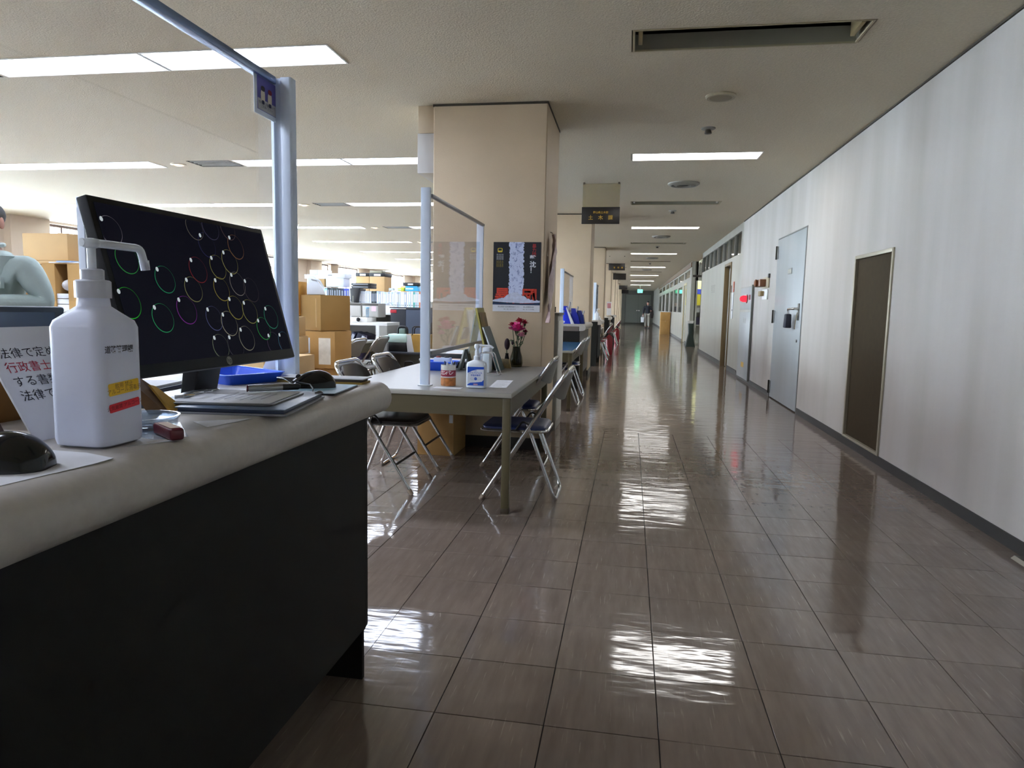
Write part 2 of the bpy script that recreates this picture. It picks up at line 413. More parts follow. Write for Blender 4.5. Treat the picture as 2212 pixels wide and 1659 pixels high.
# ---- round ceiling fittings of the corridor
def ring_vent(y, lab):
    t = thing('ceiling_vent', lab, 'vent', (.585, y, ZC), group='round vents in the corridor ceiling')
    MB().lathe([(.19, 0), (.19, -.012), (.165, -.03), (.15, -.03), (.15, -.004)], n=28).build('outer_ring', mat('vent_grey', '#8f8b80', .5), t)
    MB().lathe([(.12, -.004), (.12, -.02), (.10, -.034), (.085, -.034), (.085, -.004)], n=28).build('inner_ring', mat('vent_grey', '#8f8b80', .5), t)
    MB().lathe([(.06, -.004), (.055, -.026), (.02, -.03), (.001, -.03)], n=20).build('cone', mat('vent_dark', '#3a3a38', .7), t)
for i, y in enumerate((8.81, 14.98, 21.15, 27.3)): ring_vent(y, f'round louvred air vent in the corridor ceiling, {ORD[i]} from the camera')
t = thing('ceiling_speaker', 'flat round beige speaker in the ceiling ahead of the near trough', 'speaker', (.583, 5.31, ZC))
MB().lathe([(.108, 0), (.108, -.008), (.098, -.018)], n=32).build('rim', mat('speaker_beige', '#a89c84', .5), t)
MB().lathe([(.096, -.010), (.094, -.017), (.05, -.02), (.002, -.021)], n=32).build('grille', mat('speaker_grille', '#8e836c', .6, bump=.3, bscale=400), t)
for i, y in enumerate((6.21, 11.17, 17.3, 23.5)):
    t = thing('smoke_detector', f'small dark ceiling sprinkler on a pale plate, {ORD[i]} down the corridor', 'sprinkler', (.593, y, ZC), group='small sprinklers in the corridor ceiling')
    MB().lathe([(.06, 0), (.058, -.008), (.03, -.014)], n=20).build('plate', M_GREYST, t)
    MB().lathe([(.02, -.012), (.028, -.03), (.03, -.045), (.004, -.05)], n=14).build('head', mat('detector_dark', '#55524c', .5), t)

# ---- right wall
def wall_yz(x, th, y0, y1, z0, z1, holes):
    m = MB(); ys = sorted({y0, y1} | {h[0] for h in holes} | {h[1] for h in holes})
    for a, b in zip(ys, ys[1:]):
        hs = sorted([(h[2], h[3]) for h in holes if h[0] <= a+1e-6 and h[1] >= b-1e-6]); z = z0
        for p, q in hs:
            if p-z > 1e-4: m.box(x, x+th, a, b, z, p)
            z = q
        if z1-z > 1e-4: m.box(x, x+th, a, b, z, z1)
    return m
wr = wall_yz(XW, .15, YB, 12.45, 0, ZC, [(2.5, 3.42, 0, 2.06), (5.43, 6.30, .065, 1.60), (8.03, 9.52, 0, 2.06)])
wr.box(XW+.12, XW+.2, YB, 12.45, 0, ZC)
wr = wr.build('wall_right', M_WALL, smooth=False)
tag(wr, 'plain off-white painted wall along the right of the corridor', None, kind='structure')
TY = [12.74+.82*i for i in range(9)]
FARW = [(24.2, 25.4, 0, 2.05), (26.2, 28.4, 1.0, 2.02), (28.9, 31.2, 1.0, 2.02), (31.7, 34.2, 1.0, 2.02), (35, 38, 1.0, 2.02), (39, 42, 1.0, 2.02), (43, 47, 1.0, 2.02)]
FART = [(23.0, 25.2, 2.14, 2.46), (25.5, 28.4, 2.14, 2.46), (28.9, 31.2, 2.14, 2.46), (31.7, 34.2, 2.14, 2.46), (35, 38, 2.14, 2.46), (39, 42, 2.14, 2.46), (43, 47, 2.14, 2.46)]
wp = wall_yz(XW+.006, .144, 12.45, 19.4, 0, ZC, [(13.72, 14.62, 0, 2.05), (12.70, 19.33, 2.10, 2.545)])
wp.box(XW+.12, XW+.2, 12.45, 19.4, 0, ZC)
tag(wp.build('wall_right_partition', M_PART, smooth=False), 'enamelled panel partition with transom windows beyond the steel door', None, kind='structure')
wf = wall_yz(XW, .14, 22.5, YE, 0, ZC, FARW+FART); wf.box(XW+.12, XW+.2, 22.5, YE, 0, ZC)
tag(wf.build('wall_right_far', M_PART, smooth=False), 'far stretch of the right wall with window bays towards the corridor end', None, kind='structure')
# alcove and lit doorway between them
wa = MB().box(XW+.006, 5.2, 19.3, 19.4, 0, ZC).box(5.1, 5.2, 19.4, 27.2, 0, ZC).box(XW+.2, 5.2, 27.1, 27.2, 0, ZC)
wa.box(XW+.145, 2.02, 22.5, 22.6, 0, ZC).box(2.02, 2.95, 22.5, 22.6, 2.05, ZC).box(2.95, 5.2, 22.5, 22.6, 0, ZC)
tag(wa.build('wall_alcove', M_PART, smooth=False), 'pale greenish wall of the recess around the bright side doorway', None, kind='structure')
t = thing('room_and_fill_lamp', 'added fill lamp brightening the recess before the bright side room', 'lamp', (2.75, 21.0, ZC-.1))  # invented lamp, added only to lift the dark recess wall
MB().box(-.6, .6, -.15, .15, -.02, 0).build('housing', M_WHITE, t, smooth=False)
MB().box(-.58, .58, -.13, .13, -.03, -.02).build('diffuser', emit('fill_recess', '#eef6ee', 5), t, smooth=False)
t = thing('room_and_fill_lamp', 'ceiling lamp inside the bright side room', 'lamp', (2.9, 24.4, ZC-.1))
MB().box(-.6, .6, -.15, .15, -.02, 0).build('housing', M_WHITE, t, smooth=False)
MB().box(-.58, .58, -.13, .13, -.03, -.02).build('diffuser', emit('lamp_room', '#f4f6ff', 9), t, smooth=False)
M_DARKGL = mat('dark_window_glass', '#1d1f1b', .06, spec=.8)
M_DARKGL2 = mat('dim_window_glass', '#6d6a5e', .06, spec=.8)
t = thing('window_1', 'row of dark transom panes high in the enamelled partition', None, (XW+.006, 12.70, 2.10), kind='structure')
fw = 6.63
MB().box(.0, .05, 0, fw, 0, .03).box(0, .05, 0, fw, .415, .445).box(0, .05, 0, .04, .03, .415).box(0, .05, fw-.04, fw, .03, .415).build('window_frame', M_PART, t, smooth=False)
for i in range(8):
    y0 = .04+i*(fw-.08)/8; y1 = .04+(i+1)*(fw-.08)/8
    MB().box(.035, .042, y0, y1-.03, .03, .415).build('pane', M_DARKGL, t, smooth=False)
    if i < 7: MB().box(.0, .05, y1-.03, y1, .03, .415).build('mullion', M_PART, t, smooth=False)
for i, (a, b, z0, z1) in enumerate(FARW[1:]+FART):
    t = thing(f'window_{i+2}', ('large' if z0 < 2 else 'transom')+f' glazed bay in the far right wall, {ORD[i if z0 < 2 else i-6]} bay from the recess', None, (XW, a, z0), kind='structure')
    d, h = b-a, z1-z0
    MB().box(-.004, .06, 0, d, 0, .04).box(-.004, .06, 0, d, h-.04, h).box(-.004, .06, 0, .05, .04, h-.04).box(-.004, .06, d-.05, d, .04, h-.04).build('window_frame', M_PART, t, smooth=False)
    MB().box(.02, .03, .05, d-.05, .04, h-.04).build('pane', M_DARKGL2, t, smooth=False)
tag(MB().box(XW-.03, XW-.001, 22.5, 47.5, 2.47, 2.62).build('trim_1', mat('trim_brown', '#6a5138', .5), smooth=False), 'brown timber rail under the ceiling of the far right wall', None, kind='structure')
# shadow-gap trim at ceiling and dark baseboards
tag(MB().box(XW-.012, XW-.0005, YB, 12.45, ZC-.014, ZC-.002).build('trim_2', mat('trim_dark', '#3d3528', .7), smooth=False), 'thin dark shadow-gap strip where right wall meets ceiling', None, kind='structure')
bb = MB()
for a, b in ((YB, 2.46), (3.46, 8.0), (9.54, 12.45)): bb.box(XW-.01, XW-.0004, a, b, 0, .066)
tag(bb.build('baseboard_right', M_BASE, smooth=False), 'dark vinyl skirting along the foot of the right wall', None, kind='structure')
bb = MB()
for a, b in ((12.46, 13.68), (14.66, 19.4)): bb.box(XW-.006, XW+.005, a, b, 0, .09)
for a, b in ((22.5, 24.1), (25.5, YE)): bb.box(XW-.012, XW-.001, a, b, 0, .09)
tag(bb.build('baseboard_far', M_BASE, smooth=False), 'dark skirting below the enamelled partition and far wall', None, kind='structure')

# ---- doors of the right wall
t = thing('door_1', 'edge of a pale door with metal threshold at the right picture border', None, (XW, 2.5, 0), kind='structure')
MB().box(-.006, .05, .0, .04, 0, 2.06).box(-.006, .05, .88, .92, 0, 2.06).box(-.006, .05, .04, .88, 2.02, 2.06).build('door_frame', M_DOORW, t, smooth=False)
MB().box(.01, .045, .045, .875, .012, 2.015).build('door_leaf', M_DOORW, t, smooth=False)
MB().prism([(-.075, .0), (-.06, .014), (.05, .014), (.05, 0)], 0, .95, 'y').build('threshold', M_STEEL, t)
t = thing('door_2', 'narrow dark brown hatch panel in a pale metal frame', None, (XW, 5.43, .065), kind='structure')
MB().box(-.012, .05, 0, .03, 0, 1.535).box(-.012, .05, .84, .87, 0, 1.535).box(-.012, .05, .03, .84, 1.505, 1.535).box(-.012, .05, .03, .84, 0, .02).build('door_frame', mat('hatch_frame', '#a49c88', .4, .4), t, bevel=.002)
MB().box(.012, .04, .032, .838, .022, 1.503).build('door_leaf', M_BROWN, t, smooth=False)
t = thing('door_3', 'heavy pale steel door with lever handle and three exposed hinges', None, (XW, 8.03, 0), kind='structure')
MB().box(-.004, .05, 0, .012, 0, 2.06).box(-.004, .05, 1.478, 1.49, 0, 2.06).box(-.004, .05, .012, 1.478, 2.048, 2.06).build('door_frame', mat('door_gap_dark', '#6b6a64', .5), t, smooth=False)
MB().box(-.008, .045, .016, 1.474, .012, 2.044).build('door_leaf', M_DOORW, t, bevel=.003)
for z in (.06, .98, 1.80):
    h = MB().box(-.016, -.006, 1.43, 1.56, z, z+.16).build('hinge', M_STEEL, t, bevel=.002)
    MB().tube([(-.022, 1.485, z-.005), (-.022, 1.485, z+.165)], .011, 8).build('hinge_pin', mat('hinge_dark', '#37352f', .4, .8), h)
MB().box(-.014, -.008, .59, .79, 1.57, 1.64).build('name_plate', mat('plate_grey', '#8c8d88', .35, .6), t, bevel=.002)
MB().box(-.016, -.014, .61, .77, 1.585, 1.625).build('plate_card', mat('plate_card', '#b3b1a4', .6), t, smooth=False)
MB().box(-.018, -.008, .10, .17, 1.03, 1.22).build('handle_plate', M_STEEL, t, bevel=.003)
MB().tube(fillet([(-.014, .135, 1.16), (-.075, .135, 1.16), (-.075, .36, 1.155), (-.07, .36, 1.10)], .02), .014, 10).build('door_handle', M_CHROME, t)
MB().loft([[(-.105, .30, 1.10), (-.045, .30, 1.10), (-.045, .40, 1.10), (-.105, .40, 1.10)], [(-.11, .29, .94), (-.04, .29, .94), (-.04, .42, .94), (-.11, .42, .94)]]).build('key_pouch', mat('pouch_navy', '#16182a', .6), t, bevel=.012)
MB().tube([(-.02, .15, 1.12), (-.03, .17, 1.02), (-.03, .18, .93)], .004, 6).build('key_cord', mat('cord_tan', '#9a8a6e', .8), t)
MB().lathe([(.016, 0), (.016, .012), (.004, .013)], n=14).move(Matrix.Translation((-.02, .135, .80)) @ Matrix.Rotation(pi/2, 4, 'Y')).build('keyhole', M_STEEL, t)
t = thing('door_4', 'brown-framed doorway with a pale leaf in the enamelled partition', None, (XW+.006, 13.72, 0), kind='structure')
MB().box(-.02, .11, 0, .05, 0, 2.05).box(-.02, .11, .85, .90, 0, 2.05).box(-.02, .11, .05, .85, 2.0, 2.05).build('door_frame', mat('jamb_brown', '#6e5c3e', .5), t, bevel=.003)
MB().box(.07, .105, .055, .845, .01, 1.995).build('door_leaf', M_PART, t, smooth=False)
MB().tube(fillet([(.07, .14, 1.0), (.01, .14, 1.0), (.01, .26, 1.0)], .015), .010, 8).build('door_handle', M_CHROME, t)
t = thing('door_5', 'cream door in the far right wall before the window bays', None, (XW, 24.2, 0), kind='structure')
MB().box(-.01, .08, 0, .07, 0, 2.05).box(-.01, .08, 1.13, 1.2, 0, 2.05).box(-.01, .08, .07, 1.13, 1.98, 2.05).build('door_frame', mat('jamb_cream', '#c9bf9c', .5), t, smooth=False)
MB().box(.03, .07, .075, 1.125, .01, 1.975).build('door_leaf', M_PART, t, smooth=False)

# ---- end of the corridor
we = MB().box(XL-.3, -.42, YE, YE+.2, 0, ZC).box(1.72, XW+.2, YE, YE+.2, 0, ZC).box(-.42, 1.72, YE, YE+.2, 2.38, ZC).box(-.42, 1.72, YE+.12, YE+.2, 0, 2.38)
tag(we.build('wall_end', mat('end_wall', '#57554c', .6), smooth=False), 'dim wall closing the far end of the corridor', None, kind='structure')
t = thing('door_6', 'grey double door at the far end of the corridor', None, (-.42, YE, 0), kind='structure')
MB().box(0, .06, -.02, .1, 0, 2.38).box(2.08, 2.14, -.02, .1, 0, 2.38).box(.06, 2.08, -.02, .1, 2.32, 2.38).build('door_frame', mat('end_frame', '#4a4a42', .5), t, smooth=False)
for a, b in ((.065, 1.06), (1.08, 2.075)):
    d = MB().box(a, b, .02, .07, .02, 2.315).build('door_leaf', mat('end_door', '#6c6d63', .5), t, smooth=False)
    MB().box((b-.12 if a < .5 else a+.03), (b-.03 if a < .5 else a+.12), -.03, .019, .98, 1.06).build('door_handle', M_CHROME, d, bevel=.01)
tag(MB().box(XL-.3, 5.2, YB-.2, YB, 0, ZC).build('wall_back', M_WALL, smooth=False), 'wall closing the corridor behind the camera', None, kind='structure')

# ---- office window wall on the left
holes = []; wins = []; browns = []
for k in range(-1, 9):
    yb = 5.1+6.17*k
    for a, b in ((1.0, 1.95), (2.7, 4.9)):
        if yb+a > YB+.3: wins.append((yb+a, yb+b))
    browns.append((yb+1.95, yb+2.7))
wl = wall_yz(XL-.2, .2, YB, YE, 0, ZC, [(a, b, .95, 2.60) for a, b in wins])
for k in range(-1, 9):
    yb = 5.1+6.17*k
    if yb > YB: wl.box(XL, XL+.16, yb+.05, yb+.95, 0, ZC)
tag(wl.build('wall_left', mat('office_wall', '#cdbfb2', .6), smooth=False), 'window wall along the far left side of the office', None, kind='structure')
for i, (a, b) in enumerate(wins):
    t = thing(f'window_{i+20}', f'bright daylight window in the office outer wall, {ORD[min(i, 19)]} from the camera end', None, (XL-.1, a, .95), kind='structure')
    d = b-a
    MB().box(-.04, .04, 0, d, 0, .05).box(-.04, .04, 0, d, 1.6, 1.65).box(-.04, .04, 0, .05, .05, 1.6).box(-.04, .04, d-.05, d, .05, 1.6).box(-.04, .04, d/2-.02, d/2+.02, .05, 1.6).build('window_frame', mat('win_frame_brown', '#5b4a40', .5), t, smooth=False)
    MB().box(-.004, .004, .05, d-.05, .05, 1.6).build('pane', M_GLASS, t, smooth=False)
t_b = MB()
for a, b in browns: t_b.box(XL+.001, XL+.06, a+.02, b-.02, .6, ZC-.02)
tag(t_b.build('trim_3', mat('mullion_brown', '#86705f', .6), smooth=False), 'brown mullion panels between the office windows', None, kind='structure')

# ---- concrete pillars between office and corridor
for k in range(9):
    y0 = 5.31+6.17*k
    t = thing('pillar', f'square beige painted pillar beside the corridor, {ORD[k]} from the camera', 'pillar', (-1.104, y0+.435, 0), group='row of pillars beside the corridor', kind='structure')
    MB().box(-.441, .441, -.435, .435, 0, ZC).build('shaft', M_PILLAR, t, bevel=.006, seg=1)
    MB().box(-.447, .447, -.441, .441, 0, .09).build('pillar_skirting', M_BASE, t, smooth=False)
    MB().box(-.446, .446, -.440, .440, ZC-.018, ZC-.002).build('shadow_gap', mat('trim_dark', '#3d3528', .7), t, smooth=False)
t = thing('duct_box', 'pale boxed bracket at the head of the nearest pillar', 'duct box', (-1.614, 5.50, 2.14))
MB().box(-.066, .066, -.17, .5, 0, .30).build('cover', mat('duct_white', '#b6b2ad', .6), t, bevel=.003)
MB().box(-.062, .064, -.166, .5, .302, .508).build('sleeve', M_PILLAR, t, bevel=.002)

# ================================================================== NEAR COUNTER
CT = .895                                   # counter top height
def make_counter(name, label, loc, length, depth, mtop, mpanel, endmat=None):
    """Runs along -Y from loc; its front faces +X, its far end at y = 0."""
    t = thing(name, label, 'counter', loc)
    cx, r = .025, .045
    prof = [(-depth, CT-.03), (-depth, CT)]
    for k in range(13):
        a = pi/2 - pi*k/12; prof.append((cx+r*math.cos(a), CT-r+r*math.sin(a)))
    prof += [(-.02, CT-2*r), (-.02, CT-.03)]
    MB().prism(prof, -length, .012, 'y').build('worktop', mtop, t)
    MB().box(-.02, 0, -length, -.018, .165, CT-.091).build('front_panel', mpanel, t, smooth=False)
    MB().prism([(-depth+.03, 0), (-.012, 0), (-.012, .145), (.0, .17), (.0, CT-.091), (-.021, CT-.091), (-.021, CT-.032), (-depth+.03, CT-.032)], -.017, 0, 'y').build('end_panel', endmat or mpanel, t, smooth=False)
    MB().prism([(-depth+.03, 0), (-.03, 0), (-.03, CT-.033), (-depth+.03, CT-.033)], -length, -length+.02, 'y').build('end_panel', mpanel, t, smooth=False)
    MB().box(-.34, -.32, -length+.02, -.018, .0, .5).build('back_panel', mpanel, t, smooth=False)
    return t
make_counter('service_counter', 'low service counter with grey bullnose top and black front panel in the foreground', (-.735, 1.866, 0), 3.1, .72, M_CTOP, M_CDARK)

# ---- tall acrylic divider standing on the counter end
def post_profile():
    return [(-.031, -.012), (-.02, -.016), (-.018, -.008), (-.002, -.008), (0, -.016), (.026, -.016), (.031, -.012), (.031, .014), (-.031, .014)]
t = thing('acrylic_divider', 'tall clear acrylic divider with white aluminium post on the near counter', 'divider', (-.972, 1.852, CT))
MB().prism(post_profile(), .006, .835, 'z').build('post', M_POST, t, bevel=.001, seg=1)
MB().prism([(-.031, .012), (-.075, .02), (-.09, .03), (-.09, -.04), (-.031, -.018)], .0, .006, 'z').build('foot_plate', M_WHITEPL, t)
MB().prism([(-.085, .006), (-.031, .006), (-.031, .10), (-.042, .10)], -.006, .0, 'y').build('foot_gusset', M_WHITEPL, t, bevel=.001)
MB().box(-.034, -.010, -1.9, -.018, .815, .835).build('top_rail', mat('rail_blue_grey', '#7d93b8', .35, .6), t, bevel=.002)
MB().box(-.024, -.020, -1.9, -.016, .215, .816).build('clear_panel', M_ACRYL, t, smooth=False)
MB().box(-.034, -.012, -1.93, -1.9, .0, .835).build('post', M_POST, t, bevel=.002)
t = thing('notice_card', 'small purple notice card of two masked figures clipped beside the divider post', 'card', (-.990, 1.80, CT+.772))
# card lies in the plane of the panel, facing the corridor
MB().box(-.003, .0, -.066, .046, -.056, .052).build('card_sleeve', mat('sleeve_white', '#dfe8f2', .25), t, bevel=.001)
MB().box(.0, .0008, -.053, .042, -.043, .042).build('print_sheet', mat('notice_purple', '#5a55a8', .4), t, smooth=False)
MB().box(.0008, .0013, -.052, .041, -.042, -.014).build('text_panel', mat('notice_grey', '#b9b8bb', .5), t, smooth=False)
text('small_print', '他の人と距離をあけて\nご利用ください', .0085, M_INK, t, (.0016, -.006, -.028), FACE_HALL)
for y, hair in ((-.026, '#2a2226'), (.010, '#8c2b33')):
    f = MB().prism(rrect(.020, .030, .008, 3, y, -.004), .0009, .0016, 'x').build('printed_figure', mat('figure_cream', '#d8cdb8', .6), t)
    MB().prism(rrect(.019, .013, .006, 3, y, .014), .0017, .0021, 'x').build('printed_hair', mat('hair'+hair, hair, .6), f)
    MB().prism(rrect(.012, .010, .003, 2, y, -.021), .0017, .0021, 'x').build('printed_trousers', mat('figure_navy', '#23264d', .6), f)

# ---- black monitor with drifting bubbles on its screen
t = thing('monitor', 'large black flat monitor showing drifting bubbles on a dark screen', 'monitor', (-.93, 1.375, CT))
mw, mh = .545, .325
RM = Matrix(((-.964, .029, -.263, 0), (.028, 1.0, .006, 0), (-.263, .002, .965, 0), (0, 0, 0, 1)))  # columns: back, right, up
cM = Matrix.Translation((.057, -.039, .242)) @ RM
scr = MB().box(0, .022, -mw/2, mw/2, -mh/2, mh/2).move(cM).build('bezel', mat('bezel_black', '#07070a', .45, spec=.3), t, bevel=.003)
MB().box(.022, .05, -.15, .15, -.11, .11).move(cM).build('rear_shell', M_BLACK, t, bevel=.01)
sm = emit('screen_dark', '#1b1c2b', .05)
nt = sm.node_tree; gl = nt.nodes.new('ShaderNodeBsdfGlossy'); gl.inputs[0].default_value = (.012, .012, .014, 1); gl.inputs[1].default_value = .35
ad = nt.nodes.new('ShaderNodeAddShader'); nt.links.new(nt.nodes['Emission'].outputs[0], ad.inputs[0]); nt.links.new(gl.outputs[0], ad.inputs[1]); nt.links.new(ad.outputs[0], nt.nodes['Material Output'].inputs[0])
scn = MB().box(-.0012, -.0002, -mw/2+.012, mw/2-.012, -mh/2+.022, mh/2-.012).move(cM).build('screen', sm, t, smooth=False)
BUB = [(-.24,.102,'#8d8690'),(-.219,.052,'#3a9a4e'),(-.245,-.029,'#35d23c'),(-.133,.018,'#2f9a6a'),(-.168,-.057,'#35a86c'),(-.056,.001,'#8f8f62'),(-.024,.043,'#8a3138'),
 (-.094,-.042,'#8b3aa0'),(.002,.135,'#6c6660'),(.058,.142,'#4b4762'),(.123,.146,'#5b4a4c'),(.029,.1,'#33345c'),(.136,.105,'#8a6248'),(.047,.053,'#8d8a50'),(.097,.068,'#9a9660'),
 (.039,.004,'#a39448'),(.104,.018,'#8a8580'),(.152,.005,'#4a4248'),(.072,-.037,'#a8a04e'),(.124,-.046,'#9c9c5c'),(-.014,-.06,'#5c628f'),(.034,-.072,'#a5a38e'),(.207,-.06,'#3f9a7c'),
 (.162,-.087,'#3fae58'),(.084,-.107,'#9a9a88'),(-.017,-.120,'#7f8a72'),(.035,-.122,'#4a4a52'),(.19,-.125,'#5a4a62'),(.238,-.124,'#4a7a92')]
for i, (u, v, c) in enumerate(BUB):
    rr = .0265+.003*((i*7) % 5)/5; n = 28; vs = []; fs = []
    lo, hi = -mh/2+.0225, mh/2-.0125
    for k in range(n):
        a = 2*pi*k/n; wv = .0012*(1.15-.85*math.sin(a+.9))*.8
        for q in (rr-wv, rr):
            vs.append((-.0016, min(max(u+q*math.cos(a), -mw/2+.013), mw/2-.013), min(max(v+q*math.sin(a), lo), hi)))
    for k in range(n): fs.append((2*k, 2*k+1, 2*((k+1) % n)+1, 2*((k+1) % n)))
    b = MB().add(vs, fs).move(cM).build('bubble_ring', emit('bubble'+c, c, .08), t, smooth=False)
    gx, gz = u-rr*.55, v+rr*.72
    if lo < gz < hi: MB().prism([(gx+.0036*math.cos(2*pi*k/10), gz+.0046*math.sin(2*pi*k/10)) for k in range(10)], -.002, -.0016, 'x').move(cM).build('glint', emit('glint', '#c9d4d8', .14), b, smooth=False)
lg = MB().prism([(.009*math.cos(2*pi*k/24), -.1515+.009*math.sin(2*pi*k/24)) for k in range(24)], -.0012, -.0002, 'x').move(cM).build('round_logo', mat('logo_grey', '#8a8878', .4), t, smooth=False)
lt = text('logo_letters', 'hp', .015, M_BLACK, lg, (0, 0, 0), (0, 0, 0)); 
lt.matrix_local = cM @ Matrix(((0, 0, -1, -.0015), (1, 0, 0, 0), (0, 1, 0, -.1513), (0, 0, 0, 1)))
MB().hexa([(-.035, -.022, .008), (-.002, -.022, .008), (-.002, .066, .008), (-.035, .066, .008)], [(-.005, -.022, .22), (.045, -.022, .22), (.045, .066, .22), (-.005, .066, .22)]).build('stand_neck', M_BLACK, t, bevel=.004)
MB().prism(rrect(.16, .30, .02, 4, -.045, .02), 0, .010, 'z').build('stand_base', mat('stand_base_grey', '#39414d', .3), t, bevel=.003)

# ---- big square sanitiser bottle at the left
M_HDPE = mat('milky_plastic', '#e0e6fa', .32, spec=.4)
M_HDPE.node_tree.nodes['Principled BSDF'].inputs['Subsurface Weight'].default_value = .35
M_HDPE.node_tree.nodes['Principled BSDF'].inputs['Subsurface Radius'].default_value = (.03, .03, .03)
t = thing('sanitizer_bottle', 'large milky square pump bottle with yellow and red tape labels', 'bottle', (-.795, .922, CT), math.radians(-2))
def ring(w, d, r, z): return [(x, y, z) for x, y in rrect(w, d, r, 5)]
bw, bd = .095, .090       # X by Y
MB().loft([ring(bw-.02, bd-.02, .015, 0), ring(bw-.004, bd-.004, .018, .004), ring(bw, bd, .019, .012), ring(bw, bd, .019, .178), ring(bw-.005, bd-.006, .02, .188), ring(bw*.62, bd*.60, .02, .203), ring(.044, .046, .0215, .2095), ring(.042, .042, .02, .222)]).build('body', M_HDPE, t)
MB().lathe([(.0245, .2215), (.0245, .246), (.022, .248), (.016, .249), (.016, .263), (.013, .265)], n=24).build('screw_cap', mat('cap_milky', '#c9ccd6', .4), t)
MB().tube([(0, 0, .262), (0, 0, .300)], .0062, 12).build('pump_stem', M_WHITEPL, t)
noz = MB().tube(fillet([(-.005, -.012, .303), (.0, .02, .3035), (.012, .086, .302), (.0135, .093, .276)], .008, 4), .0062, 10).build('pump_nozzle', M_WHITEPL, t)
MB().tube([(.0135, .092, .283), (.0138, .0945, .268)], [.0075, .0068], 10).build('nozzle_tip', M_WHITEPL, noz)
MB().lathe([(.004, .310), (.0105, .309), (.013, .303), (.011, .297), (.006, .295)], n=16).build('pump_head', M_WHITEPL, t)
fx = bw/2+.0006
text('stamped_name', '道路管理課', .0116, mat('stamp_ink', '#454450', .6), t, (fx, -.008, .146), FACE_HALL, spacing=.92, bold=.0002)
for nm, z, h, c, s, a in (('yellow_tape', .089, .0185, '#f2c41c', '飲用 禁止\nアルコール消毒液', .14), ('red_tape', .062, .0125, '#de2434', '火気厳禁 アルコール', .2)):
    q = MB().prism(rrect(.060, h, .002, 2, .0, .0), 0, .0006, 'x').build(nm, mat(nm, c, .45), t)
    q.location = (fx-.0004, -.0015, z); q.rotation_euler = (a*.5, 0, 0)
    text('tape_print', s, .0085 if nm[0] == 'y' else .0075, mat('tape_ink'+nm, '#8a5a20' if nm[0] == 'y' else '#6c1018', .6), q, (.0009, 0, 0), FACE_HALL, line=.85)

# ---- leaning notice with lettering
t = thing('law_notice', 'white leaning notice board with black and red handwritten style Japanese lettering', 'notice', (-.892, .893, CT), math.radians(-3))
lean = Matrix.Rotation(math.radians(-32), 4, 'Y')
MB().xbox(lean, -.004, 0, .012, .225, .0, .203).build('board', M_PAPER, t, bevel=.001)
MB().xbox(lean, -.020, -.0045, .04, .20, .03, .19).build('backing', M_CARDD, t, smooth=False)
MB().xbox(Matrix.Translation((-.205, 0, 0)) @ Matrix.Rotation(math.radians(24), 4, 'Y'), 0, .006, .08, .17, 0, .17).build('strut', M_CARDD, t, smooth=False)
LR = (lean @ Matrix.Rotation(pi/2, 4, 'Z') @ Matrix.Rotation(pi/2, 4, 'X')).to_euler()
for i, (s, m, off) in enumerate((('法律で定める', M_INK, 0), ('で申請', M_INK, 1), ('する書類の作成', M_INK, 0), ('法律で禁止', M_INK, 0))):
    p = lean @ Vector((.0008, .028 if not off else .113, .153-i*.0255))
    text('lettering', s, .0205, m, t, p, LR, ax='LEFT', spacing=1.04)
text('red_lettering', '行政書士', .0205, M_REDINK, t, lean @ Vector((.0008, .028, .1275)), LR, ax='LEFT', spacing=1.0)
t = thing('name_block', 'dark brown wooden block below the left end of the white notice', 'block', (-.925, .80, CT), math.radians(4))
MB().prism([(-.045, 0), (.05, 0), (.012, .072), (-.012, .072)], -.10, .052, 'y').build('block', mat('dark_walnut', '#3b1d12', .4, var=.25, vscale=30), t, bevel=.003)
lb = MB().box(0, .0008, .008, .026, .018, .05).move(Matrix.Translation((.05, 0, 0)) @ Matrix.Rotation(math.radians(-27.8), 4, 'Y')).build('label_patch', M_PAPER, t, smooth=False)

# ---- second monitor behind the notice, seen from the front
t = thing('old_monitor', 'grey-blue older monitor whose top shows above the white notice', 'monitor', (-1.225, 1.075, CT), math.radians(53))
# local: screen faces -Y
MB().box(-.18, .18, 0, .045, .03, .203).build('bezel', mat('bezel_grey', '#46525f', .4), t, bevel=.006)
MB().box(-.165, .162, -.0015, .0, .05, .192).build('screen', mat('screen_slate', '#51647c', .2), t, smooth=False)
MB().box(.13, .181, .045, .075, .05, .19).build('rear_shell', M_BLACK, t, bevel=.006)
MB().prism(rrect(.2, .15, .02, 3, 0, .03), 0, .03, 'z').build('stand_base', M_BLACK, t, bevel=.003)

